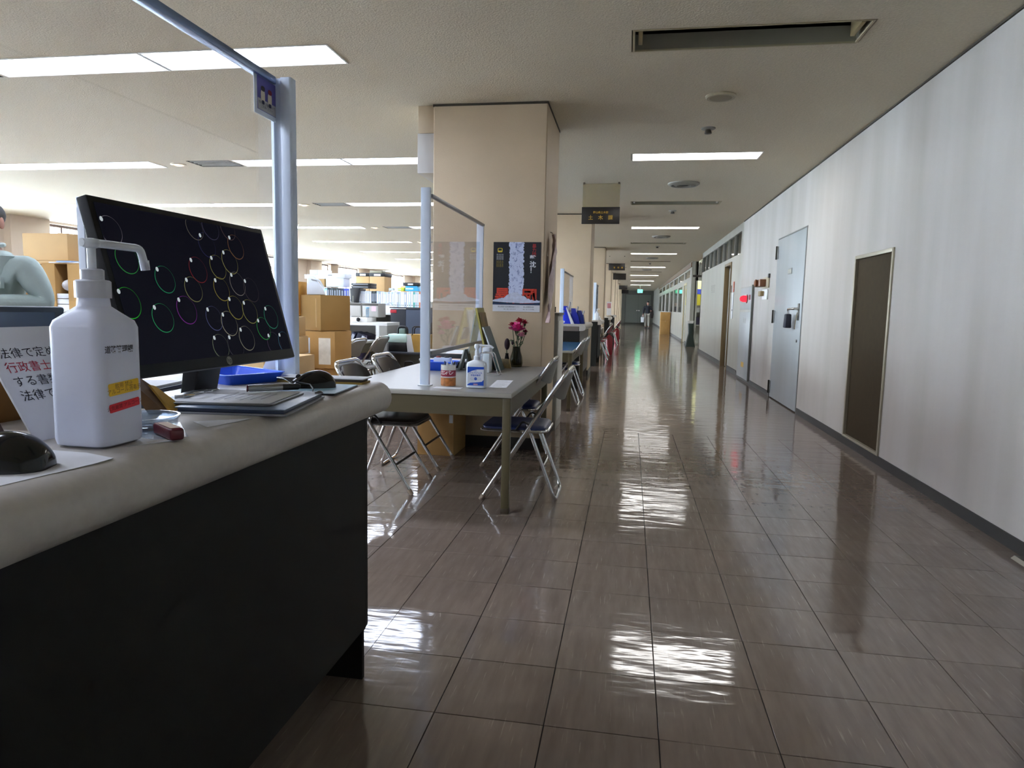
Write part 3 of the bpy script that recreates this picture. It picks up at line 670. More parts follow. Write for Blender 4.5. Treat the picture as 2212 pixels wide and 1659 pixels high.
# ---- small things on the counter
def mouse(name, label, loc, rz, m, s=1.0):
    t = thing(name, label, 'mouse', loc, rz)
    secs = [(-.058, .014, .010), (-.053, .024, .024), (-.036, .032, .039), (-.008, .033, .044), (.025, .030, .034), (.048, .026, .019), (.058, .014, .009)]
    fine = []
    for i in range(len(secs)-1):
        p0, p1, p2, p3 = secs[max(i-1, 0)], secs[i], secs[i+1], secs[min(i+2, len(secs)-1)]
        for q in range(4):
            u = q/4; fine.append(tuple(.5*((2*b)+(c-a)*u+(2*a-5*b+4*c-d)*u*u+(3*b-a-3*c+d)*u**3) for a, b, c, d in zip(p0, p1, p2, p3)))
    fine.append(secs[-1]); rings = []
    for x, hw, h in fine:
        rings.append([(x*s, hw*s*math.cos(a) if a >= 0 else hw*s, max(h*s*math.sin(a), 0)) for a in [pi*k/18 for k in range(19)]] + [(x*s, -hw*s*.96, .0), (x*s, hw*s*.96, .0)])
    MB().loft(rings).build('shell', m, t)
    MB().lathe([(.004, -.0035), (.0075, -.002), (.0075, .002), (.004, .0035)], n=14).move(Matrix.Translation((.034*s, 0, .0265*s)) @ Matrix.Rotation(pi/2, 4, 'X')).build('scroll_wheel', M_BLACK, t)
    MB().tube([(.058*s, 0, .007), (.075*s, .004, .006), (.10*s, .02, .003), (.13*s, .04, .003)], .0018, 6).build('cable', M_BLACK, t)
    return t
mouse('mouse', 'black glossy mouse at the left edge lying on the bullnose counter', (-.795, .745, CT+.0012), math.radians(-160), M_BLACKG, 1.1)
tag(MB().prism([(-.985, .70), (-.83, .615), (-.722, .655), (-.70, .80), (-.70, .835), (-.76, .855), (-.86, .86)], CT+.0003, CT+.001).build('mouse_sheet', M_PAPER, smooth=False), 'plain white sheet under the left mouse in front of the bottle', 'paper')
t = thing('mouse_pad', 'thin pale blue-grey mouse pad with black edge on the counter end', 'mouse pad', (-.795, 1.64, CT+.0005), math.radians(6))
MB().prism(rrect(.185, .20, .006, 2), 0, .003, 'z').build('base', M_BLACK, t)
MB().prism(rrect(.181, .196, .006, 2), .003, .0042, 'z').build('surface', mat('pad_teal', '#7d9aa6', .5), t)
mouse('wired_mouse', 'black wired mouse on the pale pad at the counter end', (-.80, 1.655, CT+.005), math.radians(-150), M_BLACKG, 1.0)
t = thing('blue_tray', 'shallow blue plastic tray behind the black monitor', 'tray', (-1.095, 1.77, CT), math.radians(-28))
def tray(t, w, d, h, m, fl=.02, th=.003):
    o = [ring_z(w-2*fl, d-2*fl, .015, 0), ring_z(w, d, .02, h), ring_z(w-2*th, d-2*th, .018, h), ring_z(w-2*fl-2*th, d-2*fl-2*th, .013, th)]
    return MB().loft(o).build('tray_shell', m, t)
def ring_z(w, d, r, z): return [(x, y, z) for x, y in rrect(w, d, r, 3)]
tray(t, .25, .18, .026, M_BLUE, .016)
MB().loft([ring_z(.255, .185, .021, .0262), ring_z(.255, .185, .021, .0285), ring_z(.243, .173, .018, .0285), ring_z(.243, .173, .018, .0262), ring_z(.255, .185, .021, .0262)], caps=False).build('rim', mat('tray_blue_rim', '#3f74ee', .3), t)
t = thing('ring_file', 'flat dark file with pale cover edges under the clipboard', 'file', (-.80, 1.36, CT), math.radians(10))
MB().prism([(-.10, -.14), (.125, -.155), (.125, .13), (.02, .155), (-.10, .13)], .0, .004, 'z').build('lower_cover', mat('file_edge', '#8f9098', .5), t, bevel=.001)
MB().prism([(-.094, -.135), (.119, -.150), (.119, .126), (.018, .150), (-.094, .126)], .004, .011, 'z').build('page_block', mat('file_dark', '#2c3a56', .3), t, bevel=.001)
MB().prism([(-.098, -.139), (.123, -.153), (.123, .128), (.02, .153), (-.098, .128)], .011, .0135, 'z').build('upper_cover', mat('file_slate', '#66788f', .3), t, bevel=.001)
MB().tube([(.112, .10, .0137), (.118, .112, .016), (.12, .122, .0137)], .003, 6).build('corner_clip', M_STEEL, t)
t = thing('clipboard', 'clipboard holding white sheets with a wire clip in front of the monitor', 'clipboard', (-.822, 1.345, CT+.0136), math.radians(8))
MB().prism(rrect(.225, .205, .01, 3), 0, .004, 'z').build('board', mat('board_grey', '#6d6f70', .4), t, bevel=.001)
pg = MB(); N = 8
rows = []
for i in range(N+1):
    x = -.10+.205*i/N; lift = .0045+.009*max(0, (x*-1-.02))*4*0.3
    rows.append((x, lift))
vs = []; fs = []
for x, z in rows: vs += [(x, -.094, z), (x, .094, z+.002)]
for i in range(N): fs.append((2*i, 2*i+2, 2*i+3, 2*i+1))
pg.add(vs, fs).build('top_sheet', M_PAPER, t)
MB().box(-.098, .103, -.093, .093, .0041, .0046).build('lower_sheets', M_PAPER, t, smooth=False)
for k in range(6): MB().box(-.02+k*.018, -.0175+k*.018, -.07+.01*(k % 3), .05-.012*(k % 4), .0071, .0075).build('written_line', mat('pencil_grey', '#8f9098', .8), t, smooth=False)
MB().box(-.109, -.088, -.055, .055, .004, .013).build('clip_plate', M_ALU, t, bevel=.002)
MB().tube(fillet([(-.09, -.05, .012), (-.062, -.05, .0135), (-.062, -.012, .0135), (-.09, -.012, .012)], .006), .0017, 6).build('clip_wire', M_CHROME, t)
MB().tube(fillet([(-.09, .012, .012), (-.062, .012, .0135), (-.062, .05, .0135), (-.09, .05, .012)], .006), .0017, 6).build('clip_wire', M_CHROME, t)
t = thing('marker_pen', 'silver marker pen with dark red end lying on the clipboard sheets', 'pen', (-.79, 1.43, CT+.0295), math.radians(38))
RY = Matrix.Rotation(pi/2, 4, 'Y')
MB().lathe([(.0062, -.05), (.008, -.046), (.008, .022), (.0072, .024)], n=14).move(RY).build('barrel', M_ALU, t)
MB().lathe([(.0078, -.053), (.0078, -.0501), (.003, -.0530)], n=14).move(RY).build('end_plug', mat('plug_red', '#5a1020', .4), t)
MB().lathe([(.0074, .024), (.0074, .058), (.004, .064)], n=14).move(RY).build('cap', M_BLACK, t)
t = thing('pen_strap', 'thin black cord loop curling from pad to clipboard', 'cord', (-.80, 1.55, CT+.003))
MB().tube([(.03, -.06, .03), (.0, -.045, .040), (-.03, -.02, .038), (-.02, .03, .025), (.03, .03, .018), (.055, -.005, .012), (.06, -.02, .006)], .0016, 6).build('cord', M_BLACK, t)
t = thing('long_ledger', 'long flat white ledger with a yellow edge at the counter end by the post', 'ledger', (-.83, 1.815, CT), math.radians(2))
MB().box(-.135, .112, -.035, .032, .0, .006).build('lower_cover', mat('ledger_yellow', '#a0853a', .6), t, bevel=.001)
MB().box(-.133, .105, -.034, .031, .006, .013).build('pages', mat('ledger_dark', '#4b443c', .7), t, smooth=False)
MB().box(-.135, .116, -.038, .034, .013, .016).build('upper_cover', M_PAPER, t, bevel=.001)
t = thing('glass_dish', 'clear round plastic dish on a white slip beside the square bottle', 'dish', (-.822, 1.05, CT+.0015))
t.scale = (1.15, 1.15, 1)
MB().lathe([(.044, 0), (.048, .003), (.05, .018), (.0485, .018), (.0465, .0045), (.002, .003)], n=32).build('dish_wall', clear('dish_clear', '#eef2f6', 1.5, .02, .08), t)
MB().lathe([(.0515, .0165), (.0525, .0215), (.049, .0215), (.049, .0185), (.0515, .0165)], n=32).build('rim', clear('dish_rim', '#e6eef6', 1.7, .05, .25), t)
tag(MB().prism([(-.86, 1.01), (-.735, .965), (-.70, 1.0), (-.80, 1.12)], CT+.0002, CT+.0008).build('slip', clear('vinyl_slip', '#f4f6f8', 1.5, .1, .35), smooth=False), 'clear vinyl slip under the round dish', 'slip')
t = thing('stamp_case', 'small dark red stamp case with a pale label in front of the dish', 'case', (-.728, .990, CT), math.radians(-36))
t.scale = (1.2, 1.2, 1.15)
MB().box(-.036, .036, -.009, .009, .001, .0175).build('case', mat('case_maroon', '#5e1220', .35), t, bevel=.004, seg=3)
MB().box(-.022, .030, -.0065, .0065, .0177, .0182).build('case_label', mat('label_cream', '#c7b09a', .6), t, smooth=False)
tag(MB().prism([(-.78, 1.13), (-.722, 1.085), (-.705, 1.15), (-.70, 1.19)], CT+.0002, CT+.001).build('card_slip', M_PAPER, smooth=False), 'bare white card slip lying before the dark file', 'paper')
tag(MB().prism([(-.742, .905), (-.70, .965), (-.69, .99), (-.705, .975)], CT+.0002, CT+.0008).build('paper_corner', M_PAPER, smooth=False), 'pointed white paper corner beside the red stamp case', 'paper')
t = thing('folded_pamphlet', 'crumpled brown and yellow pamphlet standing behind the square bottle', 'pamphlet', (-.90, 1.215, CT), math.radians(20))
MB().hexa([(-.02, -.03, 0), (.015, -.03, 0), (.03, .035, 0), (-.02, .035, 0)], [(-.06, -.035, .07), (-.055, -.035, .072), (-.05, .012, .07), (-.06, .012, .07)]).build('brown_leaf', mat('leaf_brown', '#6a4a28', .7, var=.3, vscale=30), t)
MB().hexa([(.016, -.02, 0), (.022, -.02, 0), (.034, .03, 0), (.028, .034, 0)], [(-.03, .0, .055), (-.026, .0, .055), (-.02, .016, .05), (-.026, .018, .05)]).build('yellow_leaf', mat('leaf_yellow', '#c79a3a', .7, var=.3, vscale=40), t)
t = thing('cable_bundle', 'black monitor cables hanging behind the screen stand', 'cable', (-1.06, 1.33, CT))
for a, b in ((0, 0), (.035, .03)):
    MB().tube([(.03+b, .0, .13), (-.01, -.03+a, .09), (-.06, -.05+a, .04), (-.08, -.09, .006), (-.10, -.14, .006)], .0055, 8).build('cable', M_BLACK, t)
t = thing('desk_tray', 'pale document tray lying behind the monitor stand', 'tray', (-1.20, 1.42, CT), math.radians(8))
MB().prism(rrect(.23, .30, .01, 3), 0, .012, 'z').build('tray_base', M_BLACK, t, bevel=.002)
MB().prism(rrect(.215, .285, .006, 2), .012, .018, 'z').build('papers', M_PAPER, t, smooth=False)

# ================================================================== FOLDING CHAIRS AND TABLES
def chair(label, seatm, shellm, loc, rz, group, padm=None):
    """Folding tube chair; sitter faces local +X."""
    t = thing('folding_chair', label, 'chair', loc, rz, group)
    w = .195
    def on(z, y): return (.215-.48*(z/.765), y, z)      # point on the long inclined frame
    top = .765
    MB().tube(fillet([on(.012, -w), on(.60, -w), (-.272, -w, top), (-.272, w, top), on(.60, w), on(.012, w)], .075, 6), .0115, 10).build('main_frame', M_CHROME, t)
    MB().tube(fillet([(-.045, -.168, .455), (-.215, -.168, .012), (-.215, .168, .012), (-.045, .168, .455)], .055, 5), .0105, 10).build('rear_leg', M_CHROME, t)
    MB().tube([on(.17, -w), on(.17, w)], .008, 8).build('stretcher', mat('stretcher_dark', '#55504c', .3, .9), t)
    for s in (-1, 1):
        MB().tube([on(.03, s*w), on(.0, s*w)], .0145, 10).build('foot_cap', M_RUBBER, t)
        MB().tube(fillet([(-.06, s*.183, .45), (-.02, s*.186, .47), (.02, s*.183, .415)], .02), .006, 8).build('link_bar', M_BLACK, t)
    MB().loft([ring_z(.36, .335, .05, .405), ring_z(.375, .35, .055, .412), ring_z(.375, .35, .055, .428), ring_z(.355, .33, .05, .438), ring_z(.28, .25, .05, .442)]).move(Matrix.Translation((.035, 0, 0))).build('seat', seatm, t)
    MB().tube([(x+.035, y, .410) for x, y in rrect(.388, .362, .06, 4)], .0085, 8, closed=True).build('seat_rim', M_CHROME, t)
    # curved back: pad in front, pressed shell behind
    def back(off, th, ins, z0, z1, nm, m):
        n = 9; rings = []
        for k in range(n+1):
            u = -1+2*k/n; y = u*(w-ins); q = 1-u*u; c0, c1 = -.085*q, -.028*q
            zz0 = z0+.05*abs(u)**3; zz1 = z1-.035*abs(u)**4
            a, b = on(zz0, y), on(zz1, y)
            rings.append([(a[0]+c0+off, y, zz0), (a[0]+c0+off-th, y, zz0), (b[0]+c1+off-th, y, zz1), (b[0]+c1+off, y, zz1)])
        MB().loft(rings).build(nm, m, t, bevel=.004, seg=1)
    back(.016, .016, .008, .592, .745, 'back_pad', padm or seatm)
    back(-.001, .006, .004, .585, .752, 'back_shell', shellm)
    return t
GR = 'folding chairs around the near table'
chair('navy folding chair at the near right table corner with its grey back turned', M_NAVY, M_SHELL, (-.60, 4.02, 0), pi, GR)
chair('navy folding chair further along the right side of the near table', M_NAVY, M_SHELL, (-.775, 4.84, 0), pi, GR)
chair('brown-black folding chair left of the near table beside the counter', M_CHOC, M_SHELL, (-1.445, 4.02, 0), 0, GR)
chair('brown-black folding chair left of the near table next to the cardboard box', M_CHOC, M_SHELL, (-1.445, 4.62, 0), 0, GR)

def table(label, loc, w, d, topm, h=.66, group=None):
    """loc: near left corner on the floor."""
    t = thing('office_table', label, 'table', loc, group=group)
    MB().box(0, w, 0, d, h-.026, h-.0015).build('edge_band', M_TEDGE, t, bevel=.003)
    MB().box(.004, w-.004, .004, d-.004, h-.0016, h).build('table_top', topm, t, smooth=False)
    MB().box(.02, w-.02, .012, .032, h-.128, h-.026).box(.02, w-.02, d-.032, d-.012, h-.128, h-.026).box(.012, .032, .032, d-.032, h-.128, h-.026).box(w-.032, w-.012, .032, d-.032, h-.128, h-.026).build('apron', M_OCHRE, t, smooth=False)
    for x in (.008, w-.05):
        for y in (.008, d-.05):
            MB().box(x, x+.042, y, y+.042, .012, h-.026).build('leg', M_OCHRE, t, bevel=.003)
            MB().box(x-.001, x+.043, y-.001, y+.043, 0, .03).build('leg_shoe', mat('shoe_brown', '#463a28', .6), t, bevel=.002)
    return t
table('grey-topped ochre metal table in front of the nearest pillar', (-1.625, 3.565, 0), 1.025, 1.72, M_TABLE)
table('table with a shiny blue top behind the nearest pillar', (-1.66, 7.40, 0), 1.07, 1.95, mat('table_blue', '#2f6c96', .15, coat=.3))
GR2 = 'folding chairs at the blue table'
chair('folding chair at the blue table, the nearer of the two behind the pillar', M_NAVY, M_SHELL, (-.77, 7.95, 0), pi, GR2)
chair('folding chair at the blue table, the farther of the two behind the pillar', M_NAVY, M_SHELL, (-.765, 8.75, 0), pi, GR2)
M_CF = mat('counter_front_brown', '#6d645c', .5, var=.08, vscale=8)
make_counter('service_counter', 'second counter with black end panel behind the blue table', (-.665, 11.44, 0), 1.84, .72, M_CTOP, M_CF)
make_counter('service_counter', 'third counter whose tall dark end juts past the second pillar', (-.585, 14.5, 0), 1.05, .62, M_CTOP, M_CDARK)
make_counter('service_counter', 'fourth counter with dark end beyond the third pillar', (-.575, 20.7, 0), 1.05, .62, M_CTOP, M_CDARK)
make_counter('service_counter', 'fifth counter far down the hall beyond the fourth pillar', (-.575, 26.9, 0), 1.05, .62, M_CTOP, M_CDARK)
# black end of the second counter
MB().box(-.70, -.01, -1.846, -1.8405, 0, .80).build('end_skin', M_CDARK, [o for o in bpy.data.objects if o.get('label', '').startswith('second counter')][0], smooth=False)
M_REDV = mat('red_vinyl', '#7d1526', .4)
for i, (y, nm) in enumerate(((15.05, 'third pillar, nearer one'), (16.3, 'third pillar, farther one'), (21.4, 'fourth pillar, nearer one'), (22.5, 'fourth pillar, farther one'))):
    chair(f'red vinyl folding chair at the table before the {nm}' , M_REDV, M_REDV, (-.66 if i < 2 else -.56, y, 0), pi, 'red folding chairs down the hall')
table('grey table past the third counter with red chairs', (-1.66, 14.62, 0), 1.03, 2.6, M_TABLE)
table('grey table past the fourth counter with red chairs', (-1.60, 20.8, 0), 1.03, 2.6, M_TABLE)

# ================================================================== DIVIDERS ON TABLES
def table_divider(label, x, y0, y1, zt, z_top, zb, wpost=.053, farw=.03):
    t = thing('table_divider', label, 'divider', (x, y0, zt))
    h = z_top-zt
    MB().box(-wpost, 0, 0, .028, 0, h).build('near_post', M_POST, t, bevel=.003)
    MB().box(-.052, 0, y1-y0-.026, y1-y0, 0, h-.03).build('far_post', M_POST, t, bevel=.003)
    MB().box(-.010, .010, .028, y1-y0-.026, h-.05, h-.032).build('top_rail', mat('rail_grey', '#8f8f92', .4, .5), t, bevel=.002)
    MB().box(-.010, .010, .028, y1-y0-.026, zb-zt-.012, zb-zt+.012).build('bottom_rail', mat('rail_grey', '#8f8f92', .4, .5), t, bevel=.002)
    MB().box(-.003, .001, .03, y1-y0-.027, zb-zt+.012, h-.05).build('clear_panel', M_ACRYL, t, smooth=False)
    MB().box(-wpost-.01, .012, -.012, .042, 0, .006).build('foot_plate', M_WHITEPL, t, bevel=.002)
    MB().box(-.062, .012, y1-y0-.038, y1-y0+.0, 0, .006).build('foot_plate', M_WHITEPL, t, bevel=.002)
    return t
table_divider('clear divider on the grey table mirroring the poster beside it', -1.112, 3.76, 5.20, .66, 1.763, .845)
table_divider('clear divider with blue-white post on the second counter behind the pillar', -.92, 9.66, 11.2, CT, 1.66, 1.07)
table_divider('clear divider with pale posts on the third counter past the second pillar', -.66, 13.6, 14.4, CT, 1.62, 1.05)

# ================================================================== POSTER ON THE NEAREST PILLAR
t = thing('poster', 'black police campaign poster with a white waterfall and red characters on the nearest pillar', 'poster', (-1.058, 5.309, 1.080))
PW, PH = .371, .532
MB().box(0, PW, -.0012, 0, 0, PH).build('sheet', mat('poster_black', '#10131c', .35), t, smooth=False)
MB().box(0, PW, -.0017, -.0012, 0, .052).build('white_footer', mat('poster_white', '#dadce2', .4), t, smooth=False)
wm = bpy.data.materials.new('printed_water'); wm.use_nodes = True; nt = wm.node_tree; b = nt.nodes['Principled BSDF']
tc = nt.nodes.new('ShaderNodeTexCoord'); n1 = nt.nodes.new('ShaderNodeTexNoise'); n1.inputs['Scale'].default_value = 38; n1.inputs['Detail'].default_value = 6; n1.inputs['Distortion'].default_value = 1.2
cr = nt.nodes.new('ShaderNodeValToRGB'); e = cr.color_ramp.elements
e[0].position = .30; e[0].color = lin('#3c55a0'); e[1].position = .48; e[1].color = lin('#c9d3ee')
nt.links.new(tc.outputs['Object'], n1.inputs['Vector']); nt.links.new(n1.outputs['Fac'], cr.inputs[0]); nt.links.new(cr.outputs[0], b.inputs['Base Color']); b.inputs['Roughness'].default_value = .4
def jag(x0, x1, z0, z1, amp, n, y0, y1, seed):
    R = random.Random(seed); L = [(x0+R.uniform(-amp, amp), z0+(z1-z0)*i/n) for i in range(n+1)]; Rr = [(x1+R.uniform(-amp, amp), z0+(z1-z0)*i/n) for i in range(n+1)]
    L[-1] = (x0, z1); Rr[-1] = (x1, z1)
    m = MB()
    for i in range(n):
        a, b_, c, d = L[i], Rr[i], Rr[i+1], L[i+1]
        m.add([(a[0], y0, a[1]), (b_[0], y0, b_[1]), (c[0], y0, c[1]), (d[0], y0, d[1])], [(0, 1, 2, 3)])
    return m
jag(.125, .238, .13, PH, .006, 40, -.0018, 0, 3).build('printed_waterfall', wm, t, smooth=False)
M_PRED = mat('poster_red', '#d03a22', .4, var=.35, vscale=60)
for s, x, z in (('暴', .075, .115), ('団', .288, .112)):
    text('red_character', s, .125, M_PRED, t, (x, -.0022, z), FACE_CAM, bold=.003)
text('red_character', '力', .10, M_PRED, t, (.19, -.0015, .085), FACE_CAM, bold=.002)
sp = [(0, .086)]
R = random.Random(5)
for i in range(1, 30):
    u = i/30; sp.append((PW*u, .088+.062*math.exp(-((u-.47)/.22)**2)+R.uniform(-.004, .006)))
sp += [(PW, .088), (PW, .072), (PW*.6, .066), (PW*.3, .070), (0, .076)]
MB().prism([(a, c) for a, c in sp], -.0027, -.0023, 'y').build('printed_splash', mat('poster_splash', '#ccd4ea', .4, var=.2, vscale=50), t, smooth=False)
MB().prism([(0, .052), (PW, .052), (PW, .068), (PW*.55, .062), (PW*.3, .066), (0, .070)], -.0029, -.0025, 'y').build('printed_pool', mat('poster_pool', '#1d3558', .4, var=.4, vscale=40), t, smooth=False)
text('vertical_lettering', '暴\n力\n団', .034, mat('poster_red2', '#c22a2a', .4), t, (.318, -.0018, .468), FACE_CAM, line=.95)
text('vertical_lettering', '撃\n沈\n！', .050, mat('poster_white', '#dadce2', .4), t, (.309, -.0018, .360), FACE_CAM, line=.92, bold=.0012)
MB().prism(rrect(.038, .032, .008, 3, .052, .470), -.0017, -.0013, 'y').build('yellow_emblem', mat('poster_yellow', '#d8b82e', .4), t, smooth=False)
MB().prism(rrect(.026, .016, .002, 2, .052, .474), -.0021, -.0017, 'y').build('emblem_core', mat('poster_black2', '#15161c', .4), t, smooth=False)
for i in range(4):
    x = .030+.0145*i
    text('slogan_column', '暴\n力\n団\n追\n放', .0095, mat('poster_white', '#dadce2', .4), t, (x, -.0018, .418), FACE_CAM, line=.95)
    text('slogan_column', 'し\nな\nい\n三\nな\nい', .0095, mat('poster_yellow', '#d8b82e', .4), t, (x, -.0018, .366), FACE_CAM, line=.95)
text('footer_print', '岡山県暴力追放運動推進センター', .0118, M_INK, t, (.130, -.0022, .036), FACE_CAM)
text('footer_print', '岡山県警察本部', .0118, M_INK, t, (.283, -.0022, .036), FACE_CAM)
text('footer_print', '電話　相談・お問い合わせ', .0080, M_INK, t, (.135, -.0022, .018), FACE_CAM)
text('footer_print', '電話　困ったときは相談', .0080, M_INK, t, (.283, -.0022, .018), FACE_CAM)

# crinkled pink-grey film hanging on the corridor face of the same pillar
t = thing('hanging_film', 'crinkled pinkish plastic film hanging down the corridor side of the nearest pillar', 'film', (-.650, 5.45, 1.0))
rings = []; R = random.Random(9)
for i in range(17):
    z = .70-.70*i/16; s = .04+.10*math.sin(min(1, (i+1)/13)*pi*.5) if i < 13 else .10-.022*(i-12)
    cy = .33-.018*i+.04*math.sin(i*.9)*.3
    if i == 0: s = .02
    row = []
    for k in range(6):
        u = k/5; row.append((.012+.030*math.sin(u*pi*2+i*.5)*.5+.016+R.uniform(-.006, .006), cy-.22+s*2*u, z))
    rings.append(row+[(x+.0015, y, zz) for x, y, zz in reversed(row)])
fm = mat('film_pink', '#c4acaa', .35, var=.25, vscale=25)
MB().loft(rings).build('film', fm, t)
MB().tube([(.02, .12, .705), (.0, .12, .715)], .003, 6).build('hook', M_STEEL, t)

# ================================================================== THINGS ON THE NEAR TABLE
t = thing('pump_bottle', 'white hand sanitiser pump bottle with blue label on the grey table', 'bottle', (-.834, 3.76, .66), math.radians(3))
MB().loft([ring(.085, .052, .02, 0), ring(.112, .066, .024, .004), ring(.114, .068, .025, .012), ring(.114, .068, .025, .128), ring(.106, .062, .027, .143), ring(.06, .046, .02, .153), ring(.034, .034, .0165, .158)]).build('body', M_WHITEPL, t)
MB().lathe([(.0175, .156), (.0175, .178), (.012, .182), (.012, .205), (.009, .208), (.009, .226)], n=20).build('pump_collar', M_WHITEPL, t)
MB().lathe([(.013, .222), (.015, .228), (.015, .240), (.011, .246), (.002, .247)], n=20).build('pump_head', M_WHITEPL, t)
MB().tube(fillet([(0, 0, .2385), (.078, -.006, .2385), (.094, -.007, .226)], .012), [.0058]*14 if False else .0056, 10).build('pump_nozzle', M_WHITEPL, t)
fy = -.0343
MB().prism(rrect(.092, .104, .006, 3, 0, .069), fy-.0008, fy, 'y').build('label', mat('label_white', '#e2e6ee', .35), t, smooth=False)
M_LB = mat('label_blue', '#1d55c4', .35)
MB().prism([(-.046, .121), (.046, .121), (.046, .108), (.01, .107), (-.02, .099), (-.046, .086)], fy-.0013, fy-.0008, 'y').build('label_band', M_LB, t, smooth=False)
MB().prism([(-.046, .017), (.046, .017), (.046, .050), (.035, .039), (.0, .034), (-.03, .032), (-.046, .022)], fy-.0013, fy-.0008, 'y').build('label_band', M_LB, t, smooth=False)
text('brand_print', 'ジャパジェル', .0125, M_LB, t, (0, fy-.0012, .087), FACE_CAM, bold=.0002)
text('label_print', '手指消毒液', .0115, M_LB, t, (0, fy-.0012, .073), FACE_CAM, bold=.0002)
text('label_print', '薬用', .006, M_LB, t, (0, fy-.0012, .099), FACE_CAM)
dsk = MB().prism([(.0085*math.cos(2*pi*k/20), .0545+.0085*math.sin(2*pi*k/20)) for k in range(20)], fy-.0013, fy-.0008, 'y').build('label_disc', M_LB, t, smooth=False)
text('disc_print', 'アルコール', .0032, mat('label_white', '#e2e6ee', .35), dsk, (0, fy-.0017, .0545), FACE_CAM)
for s in (-1, 1): MB().tube([(s*(.018+.012*math.cos(a)), fy-.001, .0545+.0055*math.sin(a)) for a in [2*pi*k/16 for k in range(16)]], .0006, 4, closed=True).build('label_loop', mat('label_grey', '#8f9bb4', .4), t)
MB().box(-.012, .012, fy-.0018, fy-.0013, .020, .027).build('label_patch', mat('label_pink', '#d9a4ae', .5), t, smooth=False)

t = thing('biscuit_tin', 'round biscuit tin with red band holding pens on the grey table', 'tin', (-1.008, 3.80, .66))
MB().lathe([(.041, 0), (.0425, .002), (.0425, .122), (.0405, .122), (.0405, .004), (.001, .004)], n=32).build('tin_body', mat('tin_cream', '#d3cfc9', .4), t)
MB().lathe([(.0428, .057), (.0428, .092)], n=32).build('red_band', mat('tin_maroon', '#99203c', .4), t)
bm_ = mat('tin_biscuit', '#c47a3c', .45, var=.5, vscale=45)
MB().lathe([(.0428, .003), (.0428, .050)], n=32).build('biscuit_print', bm_, t)
for i, s in enumerate('カンパン'):     # lettering wraps the tin
    a = -pi/2+(-.66+.44*i)*1.0
    q = text('tin_lettering', s, .027, mat('tin_letter', '#e8d8d8', .4), t, (.0434*math.cos(a), .0434*math.sin(a), .077), (pi/2, 0, a+pi/2), bold=.0006)
for x, y, a, c, h in ((-.012, .008, -.15, '#1c2a5a', .139), (.008, .010, .12, '#b9cbe0', .142), (.018, -.008, .22, '#151822', .136), (.0, -.012, -.05, '#d9dde6', .133), (.024, .004, .2, '#241f3a', .140)):
    p = thing('pen', {'#1c2a5a': 'navy pen leaning left in the biscuit tin', '#b9cbe0': 'pale blue pen standing tallest in the biscuit tin', '#151822': 'black pen at the right front of the biscuit tin', '#d9dde6': 'white pen at the front of the biscuit tin', '#241f3a': 'dark violet pen at the right rim of the biscuit tin'}[c], 'pen', (-1.008+x*.6, 3.80+y*.6, .664), group='pens in the biscuit tin')
    M_ = Matrix.Rotation(a*.8, 4, 'Y')
    MB().lathe([(.002, 0), (.0045, .006), (.0045, h-.008), (.002, h)], n=10).move(M_).build('barrel', mat('pen'+c, c, .35), p)
    MB().tube([(.005, 0, h-.004), (.0075, 0, h-.01), (.0075, 0, h-.036)], .001, 5).move(M_).build('pocket_clip', M_CHROME, p)
t = thing('loose_papers', 'white printed sheets lying right of the sanitiser bottle', 'paper', (-.735, 4.0, .6605), math.radians(4))
MB().box(-.05, .05, -.20, .20, 0, .0012).build('sheet', M_PAPER, t, smooth=False)
for k in range(7): MB().box(-.035, .02+.01*(k % 3), -.16+k*.05, -.152+k*.05, .0012, .0015).build('printed_line', mat('pencil_grey', '#8f9098', .8), t, smooth=False)
tag(MB().box(-1.06, -.905, 3.66, 3.735, .6603, .6615).build('sheet', M_PAPER, smooth=False), 'white sheet under the edge of the table before the biscuit tin', 'paper')
t = thing('blue_basket', 'small blue basket of odds and ends behind the biscuit tin', 'basket', (-1.31, 4.72, .66))
tray(t, .24, .17, .062, M_BLUE, .03)
MB().loft([ring_z(.248, .178, .021, .0615), ring_z(.248, .178, .021, .066), ring_z(.235, .165, .018, .066), ring_z(.235, .165, .018, .0615), ring_z(.248, .178, .021, .0615)], caps=False).build('rim', mat('tray_blue_rim', '#3f74ee', .3), t)
t = thing('seal_box', 'clear little box with red and black lids standing in the blue basket', 'box', (-1.30, 4.74, .664))
MB().box(-.06, .06, -.03, .03, 0, .085).build('case', mat('case_pale', '#b9c3d2', .3), t, bevel=.004)
MB().lathe([(.018, .085), (.018, .094), (.002, .095)], c=(-.03, 0, 0), n=16).build('red_lid', mat('lid_red', '#8a3a3a', .4), t)
MB().lathe([(.018, .085), (.018, .094), (.002, .095)], c=(.03, 0, 0), n=16).build('black_lid', M_BLACK, t)
t = thing('leaflet_stand', 'black tilted reading stand behind the blue basket', 'stand', (-1.30, 5.02, .66))
MB().prism([(-.10, 0), (.10, 0), (.10, .055), (-.10, .105)], -.21, .13, 'x').build('stand_body', M_BLACK, t, bevel=.003)
t = thing('leaflets', 'white leaflets with a pinkish print lying on the black reading stand', 'leaflet', (-1.31, 5.02, .66))
LM = Matrix.Rotation(math.radians(14), 4, 'X') @ Matrix.Translation((0, 0, .0))
lz = Matrix.Translation((0, 0, .083)) @ Matrix.Rotation(math.radians(14), 4, 'X')
MB().box(-.21, .15, -.14, .115, .0, .010).move(lz).build('sheets', M_PAPER, t, smooth=False)
MB().box(-.02, .12, -.12, .02, .0102, .011).move(lz).build('pink_print', mat('print_pink', '#d9b3a3', .6), t, smooth=False)
MB().box(-.18, -.05, -.12, .08, .0102, .011).move(lz).build('grey_print', mat('print_grey', '#b4b2ae', .6), t, smooth=False)
